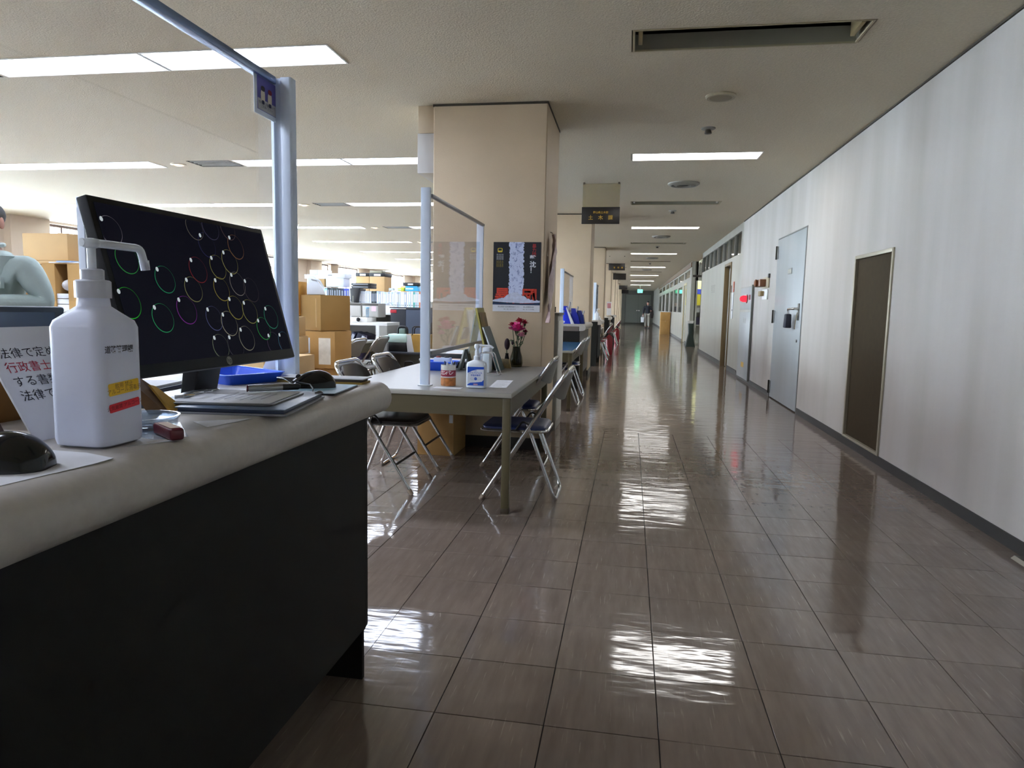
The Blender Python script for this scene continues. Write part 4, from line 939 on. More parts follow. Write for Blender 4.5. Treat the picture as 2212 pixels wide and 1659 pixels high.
t = thing('card_tent', 'dark green tent card leaning at the right end of the leaflets', 'card', (-1.145, 4.80, .66))
MB().hexa([(-.05, -.05, 0), (-.035, -.05, 0), (-.035, .05, 0), (-.05, .05, 0)], [(-.006, -.05, .15), (.004, -.05, .152), (.004, .05, .152), (-.006, .05, .15)]).build('leaf', mat('tent_white', '#a6aaa0', .6), t)
MB().hexa([(.035, -.05, 0), (.05, -.05, 0), (.05, .05, 0), (.035, .05, 0)], [(.004, -.05, .148), (.010, -.05, .15), (.010, .05, .15), (.004, .05, .148)]).build('leaf', mat('tent_green', '#1e2a24', .5), t)

# A-frame display of brochures against the pillar
t = thing('brochure_easel', 'yellow-edged A-frame easel board leaning before the pillar poster', 'easel', (-1.025, 4.92, .66))
MB().hexa([(.045, -.13, 0), (.058, -.13, 0), (.058, .10, 0), (.045, .10, 0)], [(-.056, -.13, .44), (-.043, -.13, .445), (-.043, .10, .445), (-.056, .10, .44)]).build('front_board', mat('easel_yellow', '#b7ab5a', .5), t)
MB().hexa([(-.13, -.12, 0), (-.12, -.12, 0), (-.12, .09, 0), (-.13, .09, 0)], [(-.058, -.12, .43), (-.048, -.12, .435), (-.048, .09, .435), (-.058, .09, .43)]).build('back_board', clear('easel_clear', '#e6e8dc', 1.5, .1, .35), t, smooth=False)
MB().hexa([(.060, -.12, .02), (.064, -.12, .02), (.064, .09, .02), (.060, .09, .02)], [(-.0305, -.12, .41), (-.0265, -.12, .413), (-.0265, .09, .413), (-.0305, .09, .41)]).build('printed_sheet', mat('easel_print', '#8f7434', .5, var=.7, vscale=14), t, smooth=False)
for i, (x0, c, y0, d, h, nm) in enumerate(((.080, '#20303c', -.10, .19, .30, 'dark navy brochure second in the leaning row'), (.098, '#3f7fa6', -.10, .19, .305, 'bright blue brochure in the middle of the leaning row'), (.118, '#4d6870', -.17, .22, .31, 'large teal-grey folder at the front of the leaning row'))):
    q = thing('brochure', nm, 'brochure', (-1.025+x0, 4.92+.02, .66), group='brochures leaning on the yellow easel')
    MB().hexa([(0, y0, 0), (.012, y0, 0), (.012, y0+d, 0), (0, y0+d, 0)], [(-.118, y0, h), (-.106, y0, h+.003), (-.106, y0+d, h+.003), (-.118, y0+d, h)]).build('cover', mat('broch'+c, c, .35), q, bevel=.001, seg=1)
    MB().hexa([(.001, y0+.004, .002), (.011, y0+.004, .002), (.011, y0+.001, .002), (.001, y0+.001, .002)], [(-.116, y0-.001, h-.002), (-.108, y0-.001, h-.001), (-.108, y0-.002, h-.001), (-.116, y0-.002, h-.002)]).build('page_edge', M_PAPER, q, smooth=False)
t = thing('white_tissue_box', 'upright white box with a clear scoop behind the sanitiser bottle', 'box', (-.968, 4.70, .66))
MB().box(-.025, .025, -.05, .05, 0, .175).build('carton', M_WHITEPL, t, bevel=.004)
MB().box(-.02, .02, -.0506, -.0502, .03, .15).build('carton_print', mat('carton_print', '#d6e2ea', .5), t, smooth=False)
t = thing('wire_stand', 'small wire leaflet rack in front of the teal folder', 'rack', (-.93, 4.45, .66), math.radians(0))
for y in (-.0, .10):
    MB().tube(fillet([(-.05, y, .003), (.09, y, .003), (.04, y, .15), (-.04, y, .15), (-.05, y, .06)], .015), .003, 6).build('wire_side', M_CHROME, t)
MB().tube([(-.05, 0, .003), (-.05, .10, .003)], .003, 6).tube([(.09, 0, .003), (.09, .10, .003)], .003, 6).build('wire_cross', M_CHROME, t)
t = thing('cardboard_notice', 'small tan card propped before the flower vase', 'card', (-.905, 5.04, .665), math.radians(-18))
MB().hexa([(-.02, -.012, .0), (.075, -.045, .0), (.078, -.040, .0), (-.017, -.007, .0)], [(-.05, .012, .065), (.045, -.02, .065), (.048, -.015, .066), (-.047, .017, .066)]).build('card', mat('card_tan', '#b0935c', .6, var=.35, vscale=35), t)

t = thing('flower_vase', 'dark glass vase on the table against the pillar', 'vase', (-.845, 5.20, .66))
MB().lathe([(.035, 0), (.045, .005), (.05, .03), (.045, .08), (.032, .12), (.028, .15), (.033, .155), (.03, .155), (.026, .148), (.03, .115), (.04, .07), (.04, .015), (.001, .012)], n=24).build('vase_body', mat('vase_olive', '#3a382a', .15) if False else clear('vase_glass', '#a3a184', 1.45, .02), t)
M_STEM = mat('stem_green', '#44583a', .6)
def carnation(label, tip, col, s, lean):
    q = thing('carnation', label, 'flower', (-.845, 5.20, .66+.02), group='carnations in the dark vase')
    bx, by = lean; T_ = Vector((tip[0]+.845, tip[1]-5.20, tip[2]-.68))
    MB().tube([(0, 0, 0), (bx*.3, by*.3, .12), (T_.x*.7, T_.y*.7, T_.z*.7), T_], .0028, 6).build('stem', M_STEM, q)
    MB().lathe([(.002, -.02), (.008, -.012), (.010, .0), (.006, .004)], c=T_, n=10).build('calyx', M_STEM, q)
    R = random.Random(hash(label) % 1000 if False else len(label)); m = MB()
    for ringi, (n, rad, up) in enumerate(((5, .35, 1.0), (8, .7, .75), (11, 1.0, .35))):
        for k in range(n):
            a = 2*pi*k/n+ringi*.4+R.uniform(-.2, .2); ca, sa = math.cos(a), math.sin(a); rr = s*rad
            P0 = T_; tipz = s*up*R.uniform(.75, 1.1)
            pts = [P0+Vector((ca*rr*.25-sa*s*.12, sa*rr*.25+ca*s*.12, 0)), P0+Vector((ca*rr*.25+sa*s*.12, sa*rr*.25-ca*s*.12, 0)),
                   P0+Vector((ca*rr+sa*s*.30, sa*rr-ca*s*.30, tipz)), P0+Vector((ca*rr*1.12, sa*rr*1.12, tipz+s*.16)), P0+Vector((ca*rr-sa*s*.30, sa*rr+ca*s*.30, tipz*1.06))]
            m.add(pts, [(0, 1, 2, 3, 4)])
    m.build('petals', mat('petal'+col, col, .6, var=.3, vscale=60), q)
for a in (('large bright pink carnation in the middle of the vase', (-.835, 5.16, .935), '#d2307e', .062, (.03, -.05)), ('deep red carnation at the top of the bunch', (-.822, 5.20, 1.00), '#b01432', .034, (.02, .02)),
          ('small dark red bloom at the right of the bunch', (-.785, 5.20, .99), '#a01234', .028, (.06, .02)), ('crimson bloom at the left of the bunch', (-.878, 5.19, .972), '#b0173e', .03, (-.04, .01)),
          ('pale pink drooping bloom under the bright one', (-.80, 5.15, .895), '#d98aa0', .032, (.05, -.03)), ('maroon bud hanging at the lower right', (-.775, 5.18, .925), '#7c1338', .02, (.07, .0))): carnation(*a)
t = thing('leaf_sprig', 'green leaf sprigs filling the vase below the blooms', 'leaves', (-.845, 5.20, .70))
R = random.Random(4)
for k in range(12):
    a = R.uniform(0, 2*pi); z0 = .09+.02*k*.5; l = R.uniform(.035, .06); ca, sa = math.cos(a), math.sin(a); wq = .007
    p = Vector((ca*.012, sa*.012, z0)); q = p+Vector((ca*l*.5, sa*l*.5, l*.6)); r_ = p+Vector((ca*l, sa*l, l*.75))
    MB().add([p, q+Vector((-sa*wq, ca*wq, 0)), r_, q+Vector((sa*wq, -ca*wq, 0))], [(0, 1, 2), (0, 2, 3)]).build('leaf', M_STEM, t)
t = thing('dark_bud_vase', 'dark purple flower bending over left of the vase', 'flower', (-.925, 5.24, .66))
MB().lathe([(.018, 0), (.02, .05), (.012, .09), (.014, .10), (.004, .10)], n=16).build('bud_vase', M_BLACKG, t)
MB().tube([(0, 0, .09), (-.005, 0, .16), (.01, 0, .20), (.04, -.01, .195)], .004, 6).build('stem', M_STEM, t)
MB().ball((.0, 0, .17), .022, .018, .045).ball((.045, -.01, .185), .012, .012, .02).build('petals', mat('petal_dark', '#2a1220', .6), t)

# cardboard box under the table
def carton(name, label, x0, x1, y0, y1, z0, z1, m=None, tape=True, labels=(), group=None, rz=0, cat='box', open_=False):
    cx, cy = (x0+x1)/2, (y0+y1)/2; w, d, h = x1-x0, y1-y0, z1-z0; m = m or M_CARD
    t = thing(name, label, cat, (cx, cy, z0), rz, group)
    MB().box(-w/2, w/2, -d/2, d/2, 0, h-.003).build('walls', m, t, bevel=min(.004, w*.03))
    for s in (-1, 1): MB().box(-w/2+.002, w/2-.002, (0.001 if s > 0 else -d/2+.002), (d/2-.002 if s > 0 else -.001), h-.0035, h).build('flap', m, t, smooth=False)
    if tape: MB().box(-.025, .025, -d/2-.0008, d/2+.0008, h-.06, h+.0006).build('tape', mat('packing_tape', '#b08a54', .3), t, smooth=False)
    for i, (face, u0, u1, v0, v1, lm) in enumerate(labels):
        if face == 'f': MB().box(u0-cx, u1-cx, -d/2-.0012, -d/2-.0002, v0-z0, v1-z0).build('label', lm, t, smooth=False)
        else: MB().box(w/2+.0002, w/2+.0012, u0-cy, u1-cy, v0-z0, v1-z0).build('label', lm, t, smooth=False)
    return t
carton('cardboard_box', 'plain brown cardboard box on the floor under the near table', -1.535, -1.255, 4.90, 5.28, 0, .40, M_CARD, True, [('f', -1.29, -1.262, .25, .31, M_PAPER)])

# small fittings behind the nearest pillar
t = thing('low_locker', 'grey steel locker standing against the back of the nearest pillar', 'locker', (-.96, 6.42, 0))
MB().box(-.32, .325, -.22, .26, 0, 1.05).build('case', M_GREYST, t, bevel=.004)
MB().box(-.33, .335, -.23, .27, 1.05, 1.07).build('top', M_STEEL, t, bevel=.003)
MB().box(.3255, .331, -.20, .24, .08, 1.0).build('door', M_GREYLT, t, bevel=.002)
t = thing('clock_unit', 'small black and white device on the locker behind the pillar', 'device', (-.68, 6.34, 1.07))
MB().box(-.045, .0, -.02, .02, 0, .06).build('case', M_WHITEPL, t, bevel=.003)
MB().box(-.018, .012, -.024, -.0202, .005, .055).build('dark_face', M_BLACK, t, smooth=False)

# things on the second counter
for i, (x, w, c, l) in enumerate(((-.885, .10, '#1430c8', 'blue slanted box file nearest the post on the second counter'), (-.775, .09, '#1a2fae', 'blue slanted box file holding white papers on the second counter'), (-.69, .06, '#142a78', 'dark blue box file at the right on the second counter'))):
    t = thing('box_file', l, 'box file', (x, 9.80+.05*i, CT), group='blue box files on the second counter')
    MB().prism([(-.05-.0, 0), (w*.9, 0), (w*.55, .12), (.0, .25-.03*i), (-.05, .25-.03*i)], 0, .22, 'y').build('file_body', mat('file'+c, c, .35), t, bevel=.003)
    MB().hexa([(.015, .012, .19-.03*i), (.03, .012, .19-.03*i), (.03, .20, .19-.03*i), (.015, .20, .19-.03*i)], [(.035, .02, .31-.06*i), (.045, .02, .30-.06*i), (.045, .19, .30-.06*i), (.035, .19, .31-.06*i)]).build('papers', M_PAPER, t, smooth=False)
    MB().box(-.045, -.02, -.0012, 0, .015, .04).build('label', M_PAPER, t, smooth=False)
t = thing('leaning_catalogue', 'white catalogue slanting between the blue files on the second counter', 'catalogue', (-.80, 9.70, CT))
MB().hexa([(-.01, 0, .0), (.035, 0, .0), (.035, .06, 0), (-.01, .06, 0)], [(-.085, .0, .22), (-.075, .0, .235), (-.075, .06, .235), (-.085, .06, .22)]).build('cover', M_PAPER, t, bevel=.001)
t = thing('pump_bottle', 'small white pump bottle on the third counter past the second pillar', 'bottle', (-.63, 13.52, CT))
MB().loft([ring(.08, .06, .02, 0), ring(.085, .065, .022, .13), ring(.03, .03, .014, .155), ring(.028, .028, .013, .17)]).build('body', M_WHITEPL, t)
MB().tube(fillet([(0, 0, .165), (0, 0, .215), (.05, 0, .215)], .008), .006, 8).build('pump', M_WHITEPL, t)
t = thing('tissue_packet', 'pale packet beside the pump bottle on the third counter', 'packet', (-.575, 13.60, CT))
MB().box(-.03, .02, -.05, .06, 0, .05).build('packet', M_PAPER, t, bevel=.008)
MB().ball((-.005, 0, .06), .015, .03, .02).build('tissue', M_WHITE, t)
t = thing('tall_banner', 'white notice on a small stand on the fourth counter down the hall', 'notice', (-.60, 19.72, CT))
MB().box(-.05, .08, -.01, .0, .04, .42).build('sheet', M_PAPER, t, smooth=False)
MB().box(-.03, .06, -.03, .03, 0, .01).tube([(.015, .004, .008), (.015, .004, .06)], .006, 6).build('foot', M_STEEL, t)
MB().box(-.035, .065, -.0115, -.0102, .24, .38).build('pink_print', mat('print_pink2', '#c98a90', .6), t, smooth=False)

# ================================================================== HANGING SIGNS
def hang_sign(label, x0, x1, y, z0, z1, lines, cat='sign', pane=True):
    t = thing('hanging_sign', label, cat, ((x0+x1)/2, y, z0), group='black department signs hanging over the corridor edge')
    w = x1-x0; h = z1-z0
    MB().box(-w/2, w/2, -.012, .012, 0, h).build('board', M_SIGN, t, bevel=.002)
    if pane: MB().box(-w/2+.006, w/2-.004, -.004, .004, h, ZC-z0-.012).build('clear_hanger', clear('hanger_acrylic', '#e4dcc2', 1.5, .05, .10), t, smooth=False)
    for s in (-1, 1): MB().box(s*(w/2-.02)-.012, s*(w/2-.02)+.012, -.02, .02, ZC-z0-.02, ZC-z0).build('bracket', mat('bracket_brown', '#5d5040', .5, .5), t, bevel=.002)
    for s, sz, dx, dz, sp in lines: text('gold_lettering', s, sz, M_GOLD, t, (dx, -.0126, dz), FACE_CAM, spacing=sp, bold=.0006)
    return t
hang_sign('black hanging sign with gold Japanese lettering, the nearest over the corridor', -.632, -.169, 8.70, 2.153, 2.355, [('岡山県土木部', .031, .0, .136, 1.0), ('土　木　課', .060, .0, .072, 1.02)])
hang_sign('black hanging sign, second down the corridor with dim gold letters', -.66, -.19, 20.5, 2.235, 2.432, [('管　理　課', .055, .04, .075, 1.0)], pane=False)
hang_sign('black hanging sign, third down the corridor', -.66, -.19, 25.9, 2.19, 2.42, [], pane=False)
hang_sign('black hanging sign, fourth down the corridor', -.66, -.19, 38.9, 2.20, 2.42, [], pane=False)
hang_sign('black hanging sign, farthest one near the corridor end', -.62, -.15, 49.0, 2.2, 2.45, [], pane=False)
t = thing('wing_sign', 'thin black sign sticking out above the bright side doorway', 'sign', (2.0, 21.4, 2.11))
MB().box(-.19, .19, -.04, .04, 0, .065).build('board', M_SIGN, t, bevel=.003)
MB().box(-.02, .02, -.02, .02, .065, .44).build('hanger', M_STEEL, t, smooth=False)
t = thing('exit_sign', 'green glowing exit light hanging near the corridor end', 'exit sign', (.60, 46.0, 2.19))
MB().box(-.17, .17, -.04, .04, 0, .24).build('case', M_WHITE, t, bevel=.006)
MB().box(-.16, .16, -.046, -.0402, .02, .22).build('lit_face', emit('exit_green', '#3fe0a0', 1.6), t, smooth=False)
MB().box(-.02, .02, -.02, .02, .24, ZC-2.19).build('hanger', M_WHITE, t, smooth=False)
rf = MB().ball((-.06, -.048, .15), .02, .004, .02, 10, 6).tube([(-.05, -.048, .13), (-.02, -.048, .10), (-.06, -.048, .05)], .014, 5).tube([(-.02, -.048, .10), (.04, -.048, .07)], .014, 5).build('running_figure', mat('exit_white', '#e8f4ee', .5), t)

# ================================================================== FITTINGS ON THE RIGHT WALL
t = thing('wall_bell', 'brown bell box on a beige back plate beyond the steel door', 'bell', (XW, 10.22, 1.45))
MB().box(-.018, 0, -.26, .20, .0, .15).build('back_plate', mat('plate_beige', '#b9ad90', .5), t, bevel=.003)
MB().box(-.10, -.018, -.10, .30, .02, .12).build('bell_box', mat('bell_brown', '#7a4f34', .45), t, bevel=.008)
MB().lathe([(.001, .0), (.05, .004), (.055, .03), (.03, .045)], n=20).move(Matrix.Translation((-.10, .1, .07)) @ Matrix.Rotation(-pi/2, 4, 'Y')).build('bell_dome', mat('bell_copper', '#8a5636', .35, .6), t)
MB().box(-.02, 0, -.28, -.20, .13, .19).build('dark_catch', M_BASE, t, bevel=.003)
t = thing('wall_switch', 'white switch box with a tan cover just below the brown bell', 'switch', (XW, 10.22, 1.29))
MB().box(-.02, 0, -.20, .14, 0, .14).build('back_plate', M_WHITE, t, bevel=.003)
MB().box(-.07, -.02, .0, .17, .05, .12).build('tan_cover', mat('cover_tan', '#9a8258', .5), t, bevel=.006)
t = thing('hydrant_cabinet', 'pale fire hydrant cabinet with a red lamp flush in the wall', 'cabinet', (XW-.004, 11.13, .04))
MB().box(-.02, .0, 0, 1.14, 0, 1.475).build('cabinet_front', M_PART, t, bevel=.003)
MB().box(-.026, -.0205, .06, 1.10, .0, 1.07).build('lower_door', M_DOORW, t, bevel=.003)
MB().box(-.026, -.0205, .06, 1.10, 1.11, 1.46).build('upper_door', M_DOORW, t, bevel=.003)
MB().box(-.030, -.0, -.02, .02, 0, 1.49).build('dark_edge', mat('edge_grey', '#63635e', .5), t, smooth=False)
lmp = MB().lathe([(.07, 0), (.07, .012), (.05, .016)], n=20).move(Matrix.Translation((-.026, .42, 1.28)) @ Matrix.Rotation(-pi/2, 4, 'Y')).build('lamp_base', mat('lamp_brown', '#8a5a50', .5), t)
MB().lathe([(.05, 0), (.052, .05), (.035, .09), (.002, .10)], n=20).move(Matrix.Translation((-.040, .42, 1.28)) @ Matrix.Rotation(-pi/2, 4, 'Y')).build('red_lens', emit('lamp_red', '#ff2a3a', .45), lmp)
MB().box(-.034, -.026, .12, .22, 1.26, 1.34).build('push_plate', mat('push_red', '#7a2a26', .5), t, bevel=.003)
text('cabinet_lettering', '消火栓', .10, mat('faded_ink', '#8a8580', .6), t, (-.0268, .56, .93), FACE_OFFICE, spacing=1.2)
MB().box(-.0275, -.026, .42, .68, .18, .26).build('yellow_sticker', mat('sticker_yellow', '#c99f3e', .5), t, smooth=False)
for i, (y, z, w, h, c, nm, lb) in enumerate(((13.30, 1.47, .10, .19, '#b8583a', 'red_notice', 'orange-red paper strip taped right of the brown doorway'), (13.36, .98, .12, .48, '#e0e2e6', 'white_notice', 'long white paper strip taped below the orange strip'), (13.60, 1.47, .06, .13, '#6e5040', 'brown_plate', 'small brown plate at the edge of the doorway'))):
    t = thing(nm, lb, 'notice', (XW-.002, y, z))
    MB().box(-.002, .007, -w/2, w/2, 0, h).build('sheet', mat('notice'+c, c, .6), t, smooth=False)
    MB().box(-.0028, -.002, -w/2+.015, w/2-.015, h*.3, h*.36).build('printed_line', mat('pencil_grey', '#8f9098', .8), t, smooth=False)
t = thing('wall_lettering', 'faded dark lettering on the enamelled partition', 'lettering', (XW+.005, 16.6, 1.56))
text('letters', '用度室', .20, mat('faded_ink', '#8a8580', .6), t, (-.001, 0, .05), FACE_OFFICE, spacing=1.7)
t = thing('doorway_shelf', 'white shelf of office papers inside the bright side doorway', 'shelf', (2.45, 23.6, 0))
MB().box(-.4, .4, -.2, .2, .0, .05).box(-.4, .4, -.2, .2, .62, .66).box(-.4, .4, -.2, .2, 1.05, 1.08).box(-.4, -.37, -.2, .2, .05, 1.05).box(.37, .4, -.2, .2, .05, 1.05).box(-.37, .37, .17, .2, .05, 1.05).build('shelf_frame', M_WHITE, t, smooth=False)
MB().box(-.37, .37, -.16, .16, .66, .90).build('paper_pile', mat('pile_purple', '#4a4560', .6), t, smooth=False)
MB().box(-.3, .3, -.16, .16, 1.08, 1.22).build('paper_tray', M_PAPER, t, smooth=False)
t = thing('wall_poster', 'yellow poster with a blue corner inside the bright side doorway', 'poster', (2.22, 24.6, 1.3))
MB().box(-.35, .45, -.01, .0, 0, .55).build('sheet', mat('poster_lemon', '#d9cf3e', .5), t, smooth=False)
MB().box(-.10, .2, -.014, -.0102, .38, .55).build('blue_corner', mat('poster_azure', '#4858c0', .5), t, smooth=False)
MB().box(.0, .2, -.012, .001, .551, 1.0).build('pale_sheet', mat('poster_pale', '#e3e3a0', .5), t, smooth=False)
t = thing('umbrella_stand', 'dark green umbrella stand beside the bright side doorway', 'stand', (1.87, 22.0, 0))
MB().loft([ring_z(.30, .26, .03, 0), ring_z(.13, .14, .03, .42), ring_z(.16, .18, .03, .72)]).build('stand_body', mat('stand_green', '#26332f', .5), t, bevel=.0)
MB().hexa([(-.05, -.05, .70), (.05, -.05, .70), (.05, .05, .70), (-.05, .05, .70)], [(-.12, -.08, .80), (.10, -.08, .80), (.10, .08, .80), (-.12, .08, .80)]).build('white_lid', M_WHITE, t)
for i in range(2): carton('cardboard_box', ('tall brown carton standing by the far right wall' if i == 0 else 'flatter brown carton on top of the tall one by the far right wall'), 1.40, 1.84, 32.5, 33.1, (0, .62)[i], (.615, 1.02)[i], M_CARD, True, (), 'cartons by the far right wall')

for i, (x, y, z) in enumerate(((-.47, 16.95, 0), (-.40, 23.1, 0))):
    t = thing('fire_extinguisher', ('nearer' if i == 0 else 'farther')+' red fire extinguisher on the floor at the counters down the hall', 'extinguisher', (x, y, z), group='fire extinguishers down the hall')
    MB().lathe([(.075, 0), (.085, .01), (.085, .40), (.07, .45), (.03, .48), (.025, .50)], n=20).build('cylinder', M_RED, t)
    MB().box(-.03, .03, -.02, .08, .50, .55).build('valve_handle', M_BLACK, t, bevel=.005)
    MB().tube([(.03, 0, .50), (.10, 0, .46), (.105, 0, .25), (.095, 0, .12)], .012, 8).build('hose', M_BLACK, t)

# ================================================================== OFFICE BEHIND THE COUNTER
# stack of cartons left of the near table
M_LBL = mat('label_offwhite', '#d8d2c4', .7, var=.12, vscale=30)
M_LBLB = mat('label_bluewhite', '#c9d2de', .7, var=.08, vscale=20)
carton('cardboard_box', 'lowest big carton of the brown stack behind the counter divider', -2.80, -2.50, 5.66, 5.98, 0, .545, M_CARD, True, group='brown carton stack in the office')
carton('cardboard_box', 'middle big carton of the brown stack, with two pale address labels', -2.855, -2.505, 5.62, 5.98, .55, .872, M_CARD, False, [('f', -2.655, -2.545, .585, .815, M_LBL), ('f', -2.838, -2.735, .575, .815, M_LBLB)], group='brown carton stack in the office')
t = carton('cardboard_box', 'topmost big carton of the brown stack turned on its corner', -2.86, -2.53, 5.66, 5.98, .876, 1.185, mat('cardboard_olive', '#9c7a45', .85, var=.1, vscale=5), False, group='brown carton stack in the office', rz=math.radians(-28))
MB().box(.10, .106, -.162, -.1602, .03, .28).build('corner_mark', mat('tape_pale', '#c7a878', .6), t, smooth=False)
for i in range(5):
    z0 = [.0, .30, .545, .70, .845][i]; z1 = [.296, .541, .696, .841, 1.0][i]; dx = [.03, .02, .01, -.01, -.035][i]
    carton('cardboard_box', 'small torn-open carton in the narrow stack by the divider post, '+['lowest', 'second from below', 'third from below', 'second from the top', 'topmost with a raised flap'][i], -2.92+dx, -2.64+dx, 5.12, 5.42, z0, z1, M_CARDL, False, [('f', -2.90+dx, -2.73+dx, z0+.02, z1-.04, M_LBL)], group='small cartons by the divider post')
t = thing('loose_flap', 'torn pale cardboard flap lying on the small cartons', 'flap', (-2.80, 5.20, 1.003))
MB().hexa([(-.15, -.08, 0), (.02, -.08, .02), (.02, .09, .02), (-.15, .09, 0)], [(-.15, -.08, .004), (.02, -.08, .024), (.02, .09, .024), (-.15, .09, .004)]).hexa([(.02, -.08, .02), (.12, -.06, -.01), (.12, .07, -.01), (.02, .09, .02)], [(.02, -.08, .024), (.12, -.06, -.006), (.12, .07, -.006), (.02, .09, .024)]).build('flap', mat('card_pale', '#dcb98c', .8), t)
t = thing('plastic_jug', 'translucent white plastic jug standing on top of the brown carton stack', 'jug', (-2.78, 5.83, 1.188), math.radians(20))
MB().loft([[(-.07, -.05, 0), (.09, -.05, 0), (.09, .05, 0), (-.07, .05, 0)], [(-.07, -.05, .07), (.06, -.05, .07), (.06, .05, .07), (-.07, .05, .07)], [(-.065, -.045, .14), (.01, -.045, .14), (.01, .045, .14), (-.065, .045, .14)], [(-.05, -.035, .165), (-.01, -.035, .165), (-.01, .035, .165), (-.05, .035, .165)]]).build('jug_body', mat('jug_white', '#dde6f0', .35), t, bevel=.012)
MB().tube(fillet([(-.03, -.052, .14), (.04, -.055, .13), (.085, -.052, .05)], .02), .008, 8).build('handle', mat('jug_white', '#dde6f0', .35), t)
carton('cardboard_box', 'little tan carton left of the plastic jug on the stack', -2.99, -2.875, 5.70, 5.86, 1.004, 1.30, mat('cardboard_gold', '#c08c3a', .8), False)
# cartons seen under the black monitor
carton('cardboard_box', 'tan carton on the office floor seen under the black monitor', -2.68, -2.30, 4.45, 4.8, 0, .735, M_CARDL, True, group='cartons seen under the monitor')
carton('cardboard_box', 'tan carton with white side left of the gap under the monitor', -3.10, -2.70, 4.5, 4.8, 0, .66, M_CARDL, True, [('f', -2.95, -2.80, .5, .65, M_LBL)], group='cartons seen under the monitor')

# low open shelf with leaning binders, trays above
t = thing('low_shelf', 'low white open-fronted steel shelf holding dark leaning files', 'shelf', (-3.22, 7.60, 0))
MB().box(-.50, .47, 0, .44, .87, .905).box(-.50, -.47, 0, .44, 0, .87).box(.335, .375, .0, .03, 0, .87).box(-.47, .335, .0, .44, .43, .462).box(-.47, .335, .0, .44, .0, .05).box(-.47, .34, .42, .44, .05, .87).build('shelf_frame', M_WHITE, t, smooth=False)
MB().box(.376, .47, 0.001, .44, 0, .869).build('side_panel', M_GREYST, t, smooth=False)
MB().box(-.40, -.33, -.0015, 0, .878, .897).build('turquoise_tag', mat('tag_turquoise', '#43c2b4', .5), t, smooth=False)
for i, (x, c, w, h, a) in enumerate(((-3.17, '#17203f', .05, .36, .42), (-3.09, '#1a1f38', .06, .35, .40), (-3.02, '#2a2740', .05, .33, .36), (-2.965, '#4b3f5c', .035, .31, .30), (-3.55, '#2c3038', .06, .34, 0), (-3.49, '#24304a', .05, .35, .0))):
    q = thing('leaning_file', ['dark navy file with a white spine leaning in the low shelf', 'black-blue file leaning second in the low shelf', 'dark violet file leaning third in the low shelf', 'purple-grey file leaning at the right in the low shelf', 'grey upright file at the left of the low shelf', 'navy upright file beside the grey one in the low shelf'][i], 'file', (x-.16*(a > 0), 7.63, .463), group='files in the low shelf')
    Mx = Matrix.Rotation(a, 4, 'Y')
    MB().box(0, w, 0, .28, .0, h).move(Mx).build('cover', mat('lfile'+c, c, .4), q, bevel=.002)
    if i in (0, 2): MB().box(.008, w-.008, -.0012, 0, .05, h-.02).move(Mx).build('spine_label', M_LBLB, q, smooth=False)
for i, x in enumerate((-3.42, -3.205)):
    q = thing('drawer_box', ('left' if i == 0 else 'right')+' white drawer box with a round black knob on the low shelf', 'drawer', (x, 7.62, .905), group='white drawer boxes on the low shelf')
    MB().box(0, .205, 0, .30, .002, .055).build('case', M_WHITE, q, bevel=.002)
    MB().lathe([(.006, 0), (.022, .006), (.024, .018), (.012, .026)], n=18).move(Matrix.Translation((.105, 0, .030)) @ Matrix.Rotation(pi/2, 4, 'X')).build('knob', M_BLACKG, q)
for i, x in enumerate((-3.34, -3.125)):
    q = thing('letter_case', ('left' if i == 0 else 'right')+' grey letter case on top of the white drawers', 'case', (x, 7.78, .962), group='grey letter cases above the drawers')
    MB().box(0, .205, .0, .25, 0, .165).build('case', M_GREYST, q, bevel=.006)
    MB().box(.010, .195, -.004, .0, .008, .135).build('front_flap', mat('flap_grey', '#b3b2ac', .5), q, bevel=.003)
    MB().box(.004, .201, -.006, .0, .137, .162).build('lip', M_STEEL, q, bevel=.002)
    if i: MB().box(.12, .175, -.006, -.0042, .07, .13).build('pink_card', mat('card_pinkish', '#e2c3cc', .6), q, smooth=False)
q = thing('letter_case', 'half hidden grey letter case beside the big cartons', 'case', (-3.60, 7.78, .906), group='grey letter cases above the drawers')
MB().box(0, .245, .0, .25, 0, .24).build('case', M_GREYST, q, bevel=.006)
MB().box(.01, .235, -.004, 0, .15, .19).build('dark_slot', M_BLACK, q, smooth=False)
q = thing('cutter', 'orange-red box cutter lying on the left white drawer', 'cutter', (-3.33, 7.70, .9605), math.radians(20))
MB().box(-.07, .07, -.012, .012, 0, .016).build('handle', mat('cutter_red', '#b8492e', .4), q, bevel=.004)
MB().box(.07, .10, -.008, .008, .004, .012).build('tip', M_PAPER, q, bevel=.002)
q = thing('glass_tumbler', 'clear tumbler with blue rim before the right grey case', 'glass', (-3.01, 7.66, .9605))
MB().lathe([(.018, 0), (.022, .11), (.020, .11), (.017, .005)], n=18).build('tumbler', clear('tumbler', '#d9e6ee', 1.5, .02, .25), q)
MB().lathe([(.0225, .105), (.0225, .118), (.0205, .118), (.0205, .105)], n=18).build('blue_rim', mat('rim_blue', '#6f9fc4', .4), q)
table('pale grey table before the low shelf behind two grey chairs', (-3.95, 6.30, 0), 1.1, 1.22, mat('table_pale', '#c8ccd2', .25), .71)
GG = 'grey folding chairs at the pale office table'
chair('left grey folding chair with its back to the counter at the pale table', M_SHELL, M_SHELL, (-2.93, 6.58, 0), pi, GG)
chair('right grey folding chair with its back to the counter at the pale table', M_SHELL, M_SHELL, (-2.91, 7.20, 0), pi, GG)

